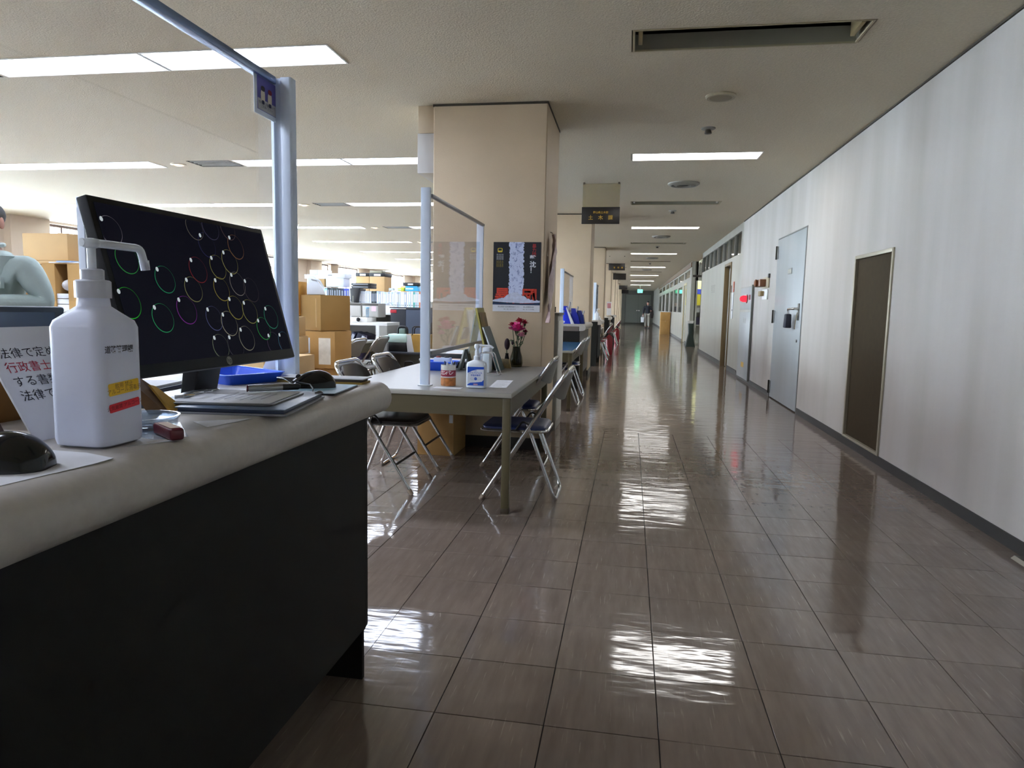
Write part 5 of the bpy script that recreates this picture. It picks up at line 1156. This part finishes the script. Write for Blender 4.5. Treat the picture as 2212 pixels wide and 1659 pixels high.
# long file cabinet with rows of binders
t = thing('file_cabinet', 'grey steel cabinet carrying the long row of white binders', 'cabinet', (-4.54, 12.10, 0))
t.scale = (1.28, 1.1, 1.06/1.075)  # far cabinets, binders and cartons below: scaled about the camera to greater depth
MB().box(-.45, .75, 0, .45, .0, 1.05).build('case', M_GREYST, t, bevel=.004)
MB().box(-.46, .76, -.01, .46, 1.052, 1.075).build('top', M_GREYLT, t, bevel=.003)
for x0, x1 in ((-.44, .14), (.16, .74)): MB().box(x0, x1, -.012, -.001, .06, 1.03).build('door', M_GREYLT, t, bevel=.003)
t = thing('file_cabinet', 'grey steel cabinet carrying the farther binders under the white boxes', 'cabinet', (-6.08, 13.31, 0))
t.scale = (1.28, 1.1, 1.0)
MB().box(-.60, .60, 0, .45, 0, 1.12).build('case', M_GREYST, t, bevel=.004)
MB().box(-.61, .61, -.01, .46, 1.122, 1.14).build('top', M_GREYLT, t, bevel=.003)
for x0, x1 in ((-.59, -.01), (.01, .59)): MB().box(x0, x1, -.012, -.001, .06, 1.10).build('door', M_GREYLT, t, bevel=.003)
CN = {'w': ('#d9e2ee', 'white'), 'p': ('#b9cfe6', 'pale blue'), 'c': ('#9fd0e2', 'light cyan'), 'k': ('#22262c', 'black'), 'g': ('#3c4a4c', 'dark grey-green'), 'b': ('#3546c0', 'bright blue'), 'n': ('#28345e', 'navy'), 'y': ('#e0a832', 'yellow'), 'o': ('#c46a32', 'orange'), 't': ('#4fa39a', 'teal'), 'l': ('#a9b4c4', 'grey-white')}
def binder_row(pat, x0, y, z, wid, h, dep, row):
    x = x0; R = random.Random(len(pat)); n = 0; base = {}
    for ch in pat:
        w = wid*R.uniform(.8, 1.25); hh = h*R.uniform(.95, 1.02); n += 1
        if ch == '_': x += w; continue
        key = ch
        if key not in base:
            q = thing('binder', '-', 'binder', (x, y, z), group=f'binders on the {row} cabinet')
            MB().box(0, wid-.003, 0, dep, 0, h).build('cover', mat('binder'+CN[ch][0], CN[ch][0], .4), q, bevel=.002, seg=1)
            MB().box(wid*.2, wid*.75, -.0012, -.0001, h*.35, h*.85).build('spine_label', mat('spine_'+('d' if ch in 'kgnb' else 'w'), '#8f98a8' if ch in 'kgnb' else '#eef2f6', .6), q, smooth=False)
            MB().lathe([(.010, 0), (.010, .001), (.006, .0012)], n=10).move(Matrix.Translation((wid*.48, -.0, h*.16)) @ Matrix.Rotation(pi/2, 4, 'X')).build('finger_hole', M_STEEL, q)
            base[key] = q
        else: q = dup(base[key], (x, y+R.uniform(0, .02), z))
        q.location = (x, y+R.uniform(0, .015), z); q.scale = (w/wid, 1, hh/h)
        q['label'] = f'{CN[ch][1]} binder, {ORD[n-1]} from the left on the {row} cabinet'
        x += w
binder_row('wwwwpcckkgkgknbbwlkkk', -6.464, 13.338, 1.1405, .0506, .288, .30, 'farther')
binder_row('lwwwwwkgkplwwpwlwpwwlpwwlwpwtlpoy', -4.941, 12.16, 1.0605, .0365, .292, .30, 'nearer')
# things on top of the binders
for a in (('white lidded carton under the farther ceiling lamps, on the binders', -6.144, -5.76, 13.376, 13.70, 1.4465, 1.626, M_WHITEPL),
          ('brown carton on the farther binders left of the white lidded one', -6.528, -6.182, 13.376, 13.70, 1.4465, 1.608, M_CARDL)):
    carton('cardboard_box', a[0], *a[1:7], a[7], False)
_wc = [o for o in bpy.data.objects if o.get('label', '').startswith('white lidded carton')][0]
t = MB().box(-.225, .225, -.18, .18, .180, .276).build('box_lid', M_WHITEPL, _wc, bevel=.004)
MB().box(-.14, -.05, -.1815, -.1802, .23, .246).build('handle_slot', mat('slot_grey', '#6d727c', .6), t, smooth=False)
for i, (x0, x1, z, l) in enumerate(((-6.618, -6.374, 1.609, 'left white slim box on the brown carton'), (-6.37, -6.144, 1.609, 'right white slim box on the brown carton'), (-6.502, -6.336, 1.698, 'upper left small white box of the pile by the window'), (-6.33, -6.157, 1.698, 'upper right small white box of the pile by the window'))):
    q = thing('slim_box', l, 'box', ((x0+x1)/2, 13.54, z), group='slim white boxes on the brown carton'); w = x1-x0
    MB().box(-w/2, w/2, -.15, .15, 0, .085).build('box_body', M_WHITEPL, q, bevel=.003)
    MB().box(-w/2-.001, w/2+.001, -.151, .151, .056, .087).build('box_lid', mat('lid_bluewhite', '#cfdcec', .4), q, bevel=.002)
t = thing('file_cabinet', 'beige cabinet under the two black-lidded cartons by the windows', 'cabinet', (-5.734, 14.72, 0))
t.scale = (1.28, 1.2, 1.39/1.33)
MB().box(-.34, .34, 0, .5, 0, 1.33).build('case', mat('cab_beige', '#b9ac98', .5), t, bevel=.004)
MB().box(-.33, -.005, -.012, -.001, .06, 1.31).box(.005, .33, -.012, -.001, .06, 1.31).build('doors', mat('cab_beige2', '#c4b8a4', .5), t, bevel=.002)
for i, (x0, x1) in enumerate(((-6.067, -5.76), (-5.747, -5.40))):
    q = carton('cardboard_box', ('left' if i == 0 else 'right')+' tan carton with a black lid standing before the windows', x0, x1, 14.76, 15.24, 1.393, 1.729, M_CARDL, False, group='black-lidded cartons before the windows'); w = x1-x0
    MB().box(-w/2-.006, w/2+.006, -.245, .245, .333, .41).build('black_lid', M_BLACK, q, bevel=.002)
    MB().box(-w*.2, w*.25, -.2465, -.2452, .346, .39).build('lid_label', M_PAPER, q, smooth=False)
t = thing('grey_case', 'small olive-grey case lying on the black lids by the windows', 'case', (-5.632, 14.98, 1.8045))
t.scale = (1.28, 1.28, 1.28)
MB().box(-.12, .11, -.10, .10, 0, .045).build('case', mat('case_olive', '#8d8872', .5), t, bevel=.01)
for i in range(2):
    q = thing('file_case', ('lower' if i == 0 else 'upper')+' flat black file case stacked on the binders', 'case', (-4.941, 12.30, 1.403+.0495*i), group='flat black file cases')
    MB().box(-.19, .19, -.05, .26, 0, .047).build('case', M_BLACK, q, bevel=.003)
    MB().box(-.165, .14, -.0512, -.0501, .013, .036).build('label_strip', mat('strip_grey', '#7e8086', .5), q, smooth=False)
q = thing('black_folder', 'bundle of black folders standing under the flat black cases', 'folder', (-5.056, 12.05, 1.0605))
MB().hexa([(0, 0, 0), (.109, 0, 0), (.109, .09, 0), (0, .09, 0)], [(-.013, 0, .338), (.166, 0, .338), (.166, .09, .338), (-.013, .09, .338)]).build('folders', M_BLACK, q, bevel=.004)
MB().box(.03, .055, -.0012, 0.0, .05, .2).build('spine_label', mat('strip_grey2', '#5c5a50', .5), q, smooth=False)
for l, x, w, d, h, c, z in (('lime green small box on the white binders', -4.25, .128, .13, .058, '#c9d23a', 1.368), ('cyan blue carton on the white binders near the post', -4.096, .256, .2, .096, '#3fa9dc', 1.368), ('small white clip box on the white binders', -4.416, .09, .1, .051, '#c3cbd6', 1.368)):
    q = thing('small_box', l, 'box', (x, 12.29, z), group='small boxes on the white binders')
    MB().hexa([(0, 0, 0), (w, 0, 0), (w, d, 0), (0, d, 0)], [(.005, .005, h), (w-.03*(w > .15), .005, h), (w-.03*(w > .15), d-.005, h), (.005, d-.005, h)]).build('box_body', mat('sbox'+c, c, .4), q, bevel=.002)
    MB().box(.01, w*.6, -.001, .004, h*.3, h*.6).build('print_patch', M_LBLB, q, smooth=False)
q = thing('file_case', 'flat black case with a white label on the cyan carton', 'case', (-3.98, 12.37, 1.4645), group='flat black file cases')
MB().box(-.15, .14, -.10, .10, 0, .058).build('case', M_BLACK, q, bevel=.003)
MB().box(-.06, .04, -.1012, -.1001, .013, .041).build('label_strip', M_PAPER, q, smooth=False)
carton('cardboard_box', 'torn brown carton behind the white binders before the windows', -4.80, -4.416, 14.08, 14.46, 1.199, 1.505, M_CARDL, False)
t = thing('file_cabinet', 'grey cabinet under the torn brown carton', 'cabinet', (-4.544, 13.95, 0))
t.scale = (1.28, 1.2, 1.195/1.178)
MB().box(-.4, .4, 0, .45, 0, 1.16).build('case', M_GREYST, t, bevel=.004)
MB().box(-.41, .41, -.01, .46, 1.161, 1.178).build('top', M_GREYLT, t, bevel=.003)
# desk partition, telephone and the cluttered desk
t = thing('desk_partition', 'dark blue-grey desk screen behind the cluttered office desk', 'partition', (-2.80, 8.42, 0))
MB().box(-.20, .0, 0, .03, .03, 1.06).build('panel', mat('panel_black', '#23262c', .6), t, bevel=.004)
MB().box(.002, .60, .0, .03, .03, 1.07).build('panel', mat('panel_slate', '#3d4656', .7), t, bevel=.004)
MB().box(-.21, .61, -.015, .045, 1.071, 1.085).build('cap', M_BLACK, t, bevel=.003)
MB().box(-.2, -.15, -.1, .13, 0, .03).box(.5, .55, -.1, .13, 0, .03).build('foot', M_STEEL, t, bevel=.003)
MB().box(-.205, -.12, -.004, .0, 1.01, 1.05).build('red_clip', mat('clip_red', '#b8303a', .5), t, bevel=.002)
t = thing('side_desk', 'grey desk behind the slate screen carrying the telephone', 'desk', (-3.0, 8.60, 0))
MB().box(-.35, .75, 0, .62, .98, 1.01).build('desk_top', M_GREYLT, t, bevel=.003)
MB().box(-.33, -.30, .02, .6, 0, .98).box(.70, .73, .02, .6, 0, .98).box(-.30, .70, .57, .6, .2, .98).build('desk_frame', M_GREYST, t, smooth=False)
t = thing('telephone', 'white desk telephone on the grey desk left of the slate screen', 'telephone', (-3.13, 8.80, 1.0105), math.radians(-15))
MB().prism([(-.11, 0), (.11, 0), (.11, .03), (-.11, .09)], -.11, .11, 'x').build('body', M_WHITEPL, t, bevel=.006)
MB().tube(fillet([(-.07, -.09, .07), (-.07, -.07, .095), (-.07, .07, .13), (-.07, .10, .11)], .02), [.016]*1+[.013]*12+[.016] if False else .015, 8).build('handset', M_WHITEPL, t)
for r in range(3):
    for c in range(3): MB().box(.0+c*.032, .022+c*.032, -.06+r*.035, -.038+r*.035, .045+r*.0095, .051+r*.0095).build('key', mat('key_grey', '#8d95a0', .5), t, smooth=False)
t = thing('work_desk', 'low cluttered desk right of the white shelf in the office', 'desk', (-2.42, 7.42, 0))
MB().box(-.33, .62, 0, .56, .56, .585).build('desk_top', mat('desk_dark', '#3a3c42', .5), t, bevel=.003)
MB().box(-.31, -.28, .02, .54, 0, .56).box(.57, .6, .02, .54, 0, .56).box(-.28, .57, .51, .54, .2, .56).build('desk_frame', M_GREYST, t, smooth=False)
t = thing('green_case', 'pale green carrying case with black handle on the cluttered desk', 'case', (-2.60, 7.52, .5855))
MB().box(-.10, .13, -.05, .12, .10, .20).build('case', mat('case_mint', '#b9d4cc', .4), t, bevel=.02)
MB().box(-.09, .12, -.04, .11, 0, .10).build('base', M_BLACK, t, bevel=.004)
MB().tube(fillet([(-.0, .03, .195), (-.0, .03, .28), (.11, .03, .28), (.11, .03, .195)], .04), .014, 8).build('handle', M_BLACK, t)
MB().box(.02, .09, .0, .06, .2, .26).build('gauge', mat('gauge_green', '#6d8078', .5), t, bevel=.006)
t = thing('paper_bag', 'tan and white paper carrier bag with dark handles on the cluttered desk', 'bag', (-2.36, 7.56, .5855), math.radians(6))
MB().hexa([(-.11, -.05, 0), (.14, -.05, 0), (.14, .06, 0), (-.11, .06, 0)], [(-.13, -.06, .20), (.16, -.06, .20), (.16, .07, .20), (-.13, .07, .20)]).build('bag_body', mat('bag_tan', '#c49a4a', .7, var=.15, vscale=12), t)
MB().hexa([(-.115, -.055, .0), (-.04, -.055, 0), (-.04, -.051, 0), (-.115, -.051, 0)], [(-.135, -.066, .20), (-.075, -.066, .20), (-.075, -.061, .20), (-.135, -.061, .20)]).build('white_side', M_PAPER, t, smooth=False)
MB().tube(fillet([(-.06, -.06, .19), (-.06, -.06, .29), (.06, -.06, .29), (.06, -.06, .19)], .04), .006, 8).tube(fillet([(-.06, .06, .19), (-.06, .06, .28), (.06, .06, .28), (.06, .06, .19)], .04), .006, 8).build('handles', M_BLACK, t)
t = thing('steel_chair', 'black-backed chair with a bright steel rim behind the paper bag', 'chair', (-2.30, 8.24, 0), pi/2)
MB().tube(fillet([(.12, -.19, .45), (.20, -.19, .92), (.20, .19, .92), (.12, .19, .45)], .08), .012, 10).build('back_frame', M_CHROME, t)
MB().box(.175, .195, -.175, .175, .70, .90).build('back_pad', M_BLACK, t, bevel=.008)
MB().box(-.22, .15, -.19, .19, .42, .47).build('seat', M_BLACK, t, bevel=.015)
for x in (-.2, .13):
    for y in (-.17, .17): MB().tube([(x, y, .42), (x*1.1, y*1.1, 0)], .011, 8).build('leg', M_CHROME, t)
for l, x, y, w, d, h, c, nm in (('dark red crate on the floor under the cluttered desk', -2.48, 7.24, .24, .26, .22, '#6a1a22', 'crate'), ('black carrier bag hanging before the cluttered desk', -2.36, 7.22, .20, .12, .42, '#16161c', 'bag'), ('navy bag at the right foot of the cluttered desk', -2.12, 7.18, .2, .16, .38, '#1c2440', 'bag'), ('small yellow carton beside the dark red crate', -2.56, 7.02, .10, .12, .16, '#b88f3a', 'box')):
    q = thing('office_'+nm, l, nm, (x, y, 0))
    MB().hexa([(-w/2, -d/2, 0), (w/2, -d/2, 0), (w/2, d/2, 0), (-w/2, d/2, 0)], [(-w/2-.01, -d/2, h), (w/2+.01, -d/2, h), (w/2+.01, d/2, h), (-w/2-.01, d/2, h)]).build(nm+'_body', mat('obag'+c, c, .5), q, bevel=.012)
    MB().tube(fillet([(-w*.25, 0, h-.01), (-w*.25, 0, h+.08), (w*.25, 0, h+.08), (w*.25, 0, h-.01)], .03), .006, 6).build('handle', M_BLACK, q)

# left edge: shelves and cartons behind the man, grey screen behind the monitor
t = thing('screen_panel', 'light grey standing screen with a white edge post behind the black monitor', 'partition', (-2.92, 3.50, 0))
MB().box(-.115, -.01, -.02, .02, .04, 1.62).build('panel', mat('screen_grey', '#a9a7a3', .7), t, bevel=.004)
MB().box(-.16, -.116, -.025, .025, 0, 1.68).build('edge_post', mat('post_bright', '#d9e4f2', .35), t, bevel=.004)
MB().box(-.16, -.10, -.2, .2, 0, .03).box(-.06, .0, -.2, .2, 0, .03).build('foot', M_STEEL, t, bevel=.004)
t = thing('file_cabinet', 'grey drawer cabinet under the open cartons behind the man', 'cabinet', (-4.56, 4.98, 0))
MB().box(-.42, .40, 0, .45, 0, 1.0).build('case', M_GREYST, t, bevel=.004)
MB().box(-.42, .40, -.01, .46, 1.001, 1.02).build('top', M_GREYLT, t, bevel=.003)
for i in range(4): MB().box(-.40, .38, -.014, -.001, .03+.24*i, .25+.24*i).build('drawer', M_GREYLT, t, bevel=.003)
t = thing('open_carton', 'open-fronted tan carton holding white papers behind the man', 'box', (-4.56, 5.0, 1.0205))
MB().box(-.22, -.10, 0, .34, 0, .37).box(.02, .17, -.0, .34, 0, .37).box(-.10, .02, .30, .34, 0, .37).box(-.22, .17, 0, .34, .371, .378).build('walls', M_CARD, t, smooth=False)
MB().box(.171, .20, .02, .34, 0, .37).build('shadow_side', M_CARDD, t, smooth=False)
for z in (.0, .045, .09): MB().box(-.098, .018, .01, .29, z, z+.04).build('paper_ream', M_PAPER, t, bevel=.003)
MB().ball((-.04, .10, .20), .055, .08, .05).build('crumpled_paper', M_PAPER, t)
t = thing('flat_envelopes', 'white and blue envelopes lying on the open carton', 'papers', (-4.51, 5.1, 1.399))
MB().box(-.20, .12, -.10, .12, 0, .008).build('white_envelope', M_PAPER, t, smooth=False)
MB().box(-.12, .02, -.11, .10, .0085, .016).build('blue_envelope', mat('env_blue', '#7fa4d6', .6), t, smooth=False)
carton('cardboard_box', 'wide tan carton at eye level behind the man before the window', -5.54, -5.07, 5.6, 5.88, 1.455, 1.70, M_CARDL, False)
t = thing('shelf_unit', 'tan wooden shelf end below the wide carton behind the man', 'shelf', (-5.25, 5.55, 0))
MB().box(-.3, .3, 0, .35, 1.42, 1.45).box(-.3, -.27, 0, .35, 0, 1.42).box(.27, .3, .0, .35, 0, 1.42).box(-.27, .27, .33, .35, 0, 1.42).box(-.27, .27, .01, .33, 1.02, 1.05).build('frame', M_CARDL, t, smooth=False)
t = thing('pale_folder', 'pale yellow-green folder standing beside the wide carton', 'folder', (-4.46, 5.12, 1.408))
MB().box(-.04, .10, 0, .10, 0, .34).build('cover', mat('folder_lemon', '#d9dcae', .6), t, bevel=.002)
for k in range(3): MB().box(-.03, .03, -.0012, 0, .20+.04*k, .215+.04*k).build('faint_line', mat('line_olive', '#b9bd90', .6), t, smooth=False)
t = thing('wire_basket', 'dark wire rack with papers at the right of the open carton', 'rack', (-4.30, 4.98, 1.0205))
for z in (.02, .10, .18, .26, .34): MB().box(-.05, .07, .0, .28, z, z+.008).build('rack_tray', M_STEEL, t, smooth=False)
MB().box(-.055, -.045, 0, .28, 0, .36).box(.065, .075, 0, .28, 0, .36).build('rack_side', M_STEEL, t, smooth=False)
MB().box(-.04, .06, .01, .26, .109, .13).build('yellow_pad', mat('pad_yellow', '#c9c04a', .6), t, smooth=False)

# ================================================================== PEOPLE
def skin_mesh(name, J, E, m, parent, root, sub=2, smooth=True):
    names = list(J); idx = {n: i for i, n in enumerate(names)}
    me = bpy.data.meshes.new('tmp'); bm = bmesh.new(); lay = bm.verts.layers.skin.verify(); vs = []
    for n in names:
        p, r = J[n]; v = bm.verts.new(p); rr = r if isinstance(r, tuple) else (r, r)
        v[lay].radius = rr; v[lay].use_root = (n == root); vs.append(v)
    for a, b in E: bm.edges.new((vs[idx[a]], vs[idx[b]]))
    bm.to_mesh(me); bm.free()
    o = bpy.data.objects.new('tmp', me); COL.objects.link(o)
    s = o.modifiers.new('s', 'SKIN'); s.use_smooth_shade = True; s.branch_smoothing = .6
    if sub: q = o.modifiers.new('b', 'SUBSURF'); q.levels = sub
    dg = bpy.context.evaluated_depsgraph_get()
    r = bpy.data.meshes.new_from_object(o.evaluated_get(dg)); bpy.data.objects.remove(o); bpy.data.meshes.remove(me)
    r.name = name; r.materials.clear(); r.materials.append(m); r.shade_smooth()
    return link(name, r, parent)
def chain(*a): return [(a[i], a[i+1]) for i in range(len(a)-1)]
M_SKIN = mat('skin', '#b5806a', .55, var=.08, vscale=20); M_SKIN.node_tree.nodes['Principled BSDF'].inputs['Subsurface Weight'].default_value = .1
M_HAIR = mat('hair_black', '#15110f', .6, bump=.4, bscale=200)
def person(label, loc, rz, pose, jacket, trousers, shirt):
    """pose: world-local joints for arms and legs; figure faces -Y, its left is +X."""
    t = thing('person', label, 'person', loc, rz)
    P = dict(pel=(0, .01, .86), wst=(0, .0, 1.0), chs=(0, .0, 1.18), top=(0, .0, 1.31), nek=(0, -.008, 1.405), jaw=(0, -.03, 1.455), skl=(0, -.022, 1.535), crn=(0, -.008, 1.60))
    P.update(pose)
    R_ = dict(pel=(.14, .10), wst=(.125, .095), chs=(.15, .105), top=(.09, .066), nek=.05, jaw=(.056, .068), skl=(.072, .088), crn=(.05, .06), shL=.046, shR=.046, elL=.042, elR=.042, wrL=.027, wrR=.027, hiL=.082, hiR=.082, knL=.055, knR=.055, anL=.036, anR=.036, toL=.03, toR=.03)
    J = {k: (P[k], R_[k]) for k in R_}
    E = chain('pel', 'wst', 'chs', 'top', 'nek', 'jaw', 'skl', 'crn')
    for s in 'LR':
        E += chain('top', 'sh'+s, 'el'+s, 'wr'+s) + chain('pel', 'hi'+s, 'kn'+s, 'an'+s, 'to'+s)
        w = Vector(P['wr'+s]); e = Vector(P['el'+s]); d = (w-e).normalized(); up = Vector((0, 0, 1))
        if abs(d.z) > .8: up = Vector((0, -1, 0))
        side = d.cross(up).normalized()
        if s == 'R': side = -side
        pm = w+d*.045; J['pm'+s] = (tuple(pm), (.026, .017)); E.append(('wr'+s, 'pm'+s))
        nrm = d.cross(side).normalized()
        if nrm.z > 0: nrm = -nrm
        for k, (o, l) in enumerate(((-.027, .066), (-.009, .075), (.009, .070), (.026, .055))):
            a = pm+side*o+d*.03; b = a+d*l*.5+nrm*.008; c = b+d*l*.38+nrm*.03
            for q, v, r in (('a', a, .0095), ('b', b, .0085), ('c', c, .007)): J[f'f{k}{q}{s}'] = (tuple(v), r)
            E += chain('pm'+s, f'f{k}a{s}', f'f{k}b{s}', f'f{k}c{s}')
        a = w+d*.015-side*.03; b = a+d*.03-side*.015+nrm*.012; c = b+d*.026+nrm*.01
        for q, v, r in (('a', a, .011), ('b', b, .009), ('c', c, .0075)): J[f't{q}{s}'] = (tuple(v), r)
        E += chain('wr'+s, f'ta{s}', f'tb{s}', f'tc{s}')
    skin_mesh('body', J, E, M_SKIN, t, 'pel', 2)
    # clothing: looser shells over the same joints
    g = lambda k, a: (P[k], tuple(v+a for v in R_[k]) if isinstance(R_[k], tuple) else R_[k]+a)
    hem = Vector(P['pel'])+Vector((0, 0, -.06))
    JJ = dict(hem=(tuple(hem), (.165, .125)), wst=g('wst', .034), chs=g('chs', .03), top=g('top', .062), col=((0, -.004, 1.372), (.066, .062)))
    EJ = chain('hem', 'wst', 'chs', 'top', 'col')
    for s in 'LR':
        wq = Vector(P['wr'+s])*.93+Vector(P['el'+s])*.07; mid = (Vector(P['sh'+s])+Vector(P['el'+s]))/2; fo = (wq+Vector(P['el'+s]))/2
        JJ['sh'+s] = g('sh'+s, .05); JJ['mu'+s] = (tuple(mid), .078); JJ['el'+s] = g('el'+s, .024); JJ['fo'+s] = (tuple(fo), .058); JJ['cu'+s] = (tuple(wq), .046)
        EJ += chain('top', 'sh'+s, 'mu'+s, 'el'+s, 'fo'+s, 'cu'+s)
    jk = skin_mesh('jacket', JJ, EJ, jacket, t, 'chs', 2)
    JT = dict(pel=g('pel', .018)); ET = []
    for s in 'LR':
        JT['hi'+s] = g('hi'+s, .016); JT['kn'+s] = g('kn'+s, .024); an = Vector(P['an'+s])+Vector((0, 0, .01)); JT['an'+s] = (tuple(an), .062)
        ET += chain('pel', 'hi'+s, 'kn'+s, 'an'+s)
    skin_mesh('trousers', JT, ET, trousers, t, 'pel', 2)
    for s in 'LR':
        a, b = Vector(P['an'+s]), Vector(P['to'+s]); d = (b-a); d.z = 0; d.normalize(); c = a+d*.06; c.z = .042
        sh = MB().ball((0, 0, 0), .05, .135, .045, 12, 8); ang = math.atan2(d.y, d.x)-pi/2
        sh.move(Matrix.Translation(c) @ Matrix.Rotation(ang, 4, 'Z')); sh.v = [(x, y, max(z, .002)) for x, y, z in sh.v]
        sh.build('shoe', M_BLACK, t)
    # head details
    hy, hz = P['skl'][1], P['skl'][2]; hx = P['skl'][0]
    MB().ball((hx, hy+.018, hz+.030), .083, .092, .076, 16, 10).build('hair', M_HAIR, t)
    for s in (-1, 1):
        e = MB().ball((hx+s*.031, hy-.079, hz-.006), .0125, .010, .008, 10, 6).build('eye', mat('eye_white', '#d9d4cc', .3), t)
        MB().ball((hx+s*.031, hy-.088, hz-.006), .0055, .003, .0055, 8, 6).build('iris', M_BLACKG, e)
        MB().tube([(hx+s*.014, hy-.088, hz+.018), (hx+s*.032, hy-.088, hz+.023), (hx+s*.048, hy-.076, hz+.017)], .0035, 6).build('eyebrow', M_HAIR, t)
        MB().loft([[(hx+s*(.074+.012*k), hy+.005+.017*math.cos(a)*(1+.15*k), hz-.016+.030*math.sin(a)*(1+.1*k)) for a in [2*pi*i/12 for i in range(12)]] for k in (0, 1)]).build('ear', M_SKIN, t, bevel=.002)
    MB().loft([[(hx-.006, hy-.084, hz), (hx+.006, hy-.084, hz), (hx+.006, hy-.080, hz+.002), (hx-.006, hy-.080, hz+.002)], [(hx-.017, hy-.086, hz-.034), (hx+.017, hy-.086, hz-.034), (hx+.008, hy-.108, hz-.032), (hx-.008, hy-.108, hz-.032)], [(hx-.013, hy-.084, hz-.040), (hx+.013, hy-.084, hz-.040), (hx+.006, hy-.094, hz-.041), (hx-.006, hy-.094, hz-.041)]]).build('nose', M_SKIN, t, bevel=.003)
    MB().tube([(hx-.025, hy-.080, hz-.058), (hx, hy-.091, hz-.061), (hx+.025, hy-.080, hz-.058)], [.003, .0055, .003], 8).build('mouth', mat('lips', '#8f5248', .5), t)
    # collar and placket
    MB().tube([(.0, -.075, 1.36), (.05, -.05, 1.395), (.066, .0, 1.40), (.045, .045, 1.405), (0, .06, 1.41), (-.045, .045, 1.405), (-.066, .0, 1.40), (-.05, -.05, 1.395), (.0, -.075, 1.36)], .013, 8).build('collar', jacket, t)
    MB().prism([(-.03, 1.30), (.03, 1.30), (.018, 1.385), (-.018, 1.385)], -.108, -.088, 'y').build('shirt_front', shirt, t, smooth=False)
    return t, jk
M_WORK = mat('work_jacket', '#a9b8b2', .85, bump=.9, bscale=10, var=.10, vscale=7)
pose = dict(shL=(.185, .0, 1.305), shR=(-.185, .0, 1.305), elL=(.285, .02, 1.07), elR=(-.275, .0, 1.07), wrL=(.11, -.21, 1.085), wrR=(-.10, -.20, 1.07),
            hiL=(.09, .01, .82), hiR=(-.09, .01, .82), knL=(.10, -.01, .45), knR=(-.10, -.01, .45), anL=(.10, .03, .07), anR=(-.10, .03, .07), toL=(.115, -.11, .03), toR=(-.115, -.11, .03))
t, jk = person('man in a pale grey-green work jacket standing behind the counter at the left edge', (-3.525, 3.35, 0), math.radians(12), pose, M_WORK, mat('work_trousers', '#5d6a68', .85), mat('shirt_grey', '#c9cdd0', .8))
for s in (-1, 1):
    MB().hexa([(s*.035, -.185, 1.16), (s*.15, -.155, 1.16), (s*.15, -.125, 1.16), (s*.035, -.145, 1.16)], [(s*.035, -.180, 1.22), (s*.15, -.150, 1.22), (s*.15, -.12, 1.22), (s*.035, -.14, 1.22)]).build('pocket_flap', M_WORK, jk, bevel=.003)
MB().tube([(.155+.028*math.cos(a), -.158+.012*math.cos(a), 1.083+.034*math.sin(a)) for a in [2*pi*k/16 for k in range(16)]], .006, 6, closed=True).build('watch_band', M_BLACK, t)
pose = dict(shL=(.175, .0, 1.30), shR=(-.175, .0, 1.30), elL=(.25, .02, 1.06), elR=(-.24, .03, 1.06), wrL=(.20, -.20, 1.06), wrR=(-.25, -.02, .84),
            hiL=(.09, .0, .82), hiR=(-.09, .0, .82), knL=(.09, -.12, .46), knR=(-.09, .02, .45), anL=(.09, -.16, .09), anR=(-.09, .16, .10), toL=(.10, -.29, .04), toR=(-.10, .04, .03))
t, jk = person('person in a dark jacket and grey trousers walking at the far end of the corridor', (1.05, 42.5, 0), 0, pose, mat('dark_jacket', '#1d2028', .8), mat('grey_trousers', '#8d8a80', .8), mat('shirt_pale', '#b9b6ac', .8))
c = thing('carried_coat', 'dark brown coat hanging over the arm of the far walking person', 'coat', (1.30, 42.34, .60))
MB().loft([[(-.07, -.05, 0), (.07, -.05, .02), (.08, .06, .0), (-.06, .06, .02)], [(-.10, -.07, .25), (.10, -.07, .25), (.11, .08, .25), (-.09, .08, .25)], [(-.06, -.07, .5), (.07, -.07, .5), (.08, .06, .5), (-.05, .06, .5)]]).build('coat_cloth', mat('coat_brown', '#261c1c', .9), c, bevel=.03)
c = thing('carried_bag', 'white carrier bag held low by the far walking person', 'bag', (.76, 42.40, .36))
MB().hexa([(-.08, -.05, 0), (.08, -.05, 0), (.08, .05, 0), (-.08, .05, 0)], [(-.10, -.04, .30), (.10, -.04, .30), (.10, .04, .30), (-.10, .04, .30)]).build('bag_body', M_PAPER, c, bevel=.01)
MB().tube(fillet([(-.05, 0, .29), (-.02, 0, .42), (.05, 0, .42), (.05, 0, .29)], .03), .006, 6).build('handles', M_PAPER, c)
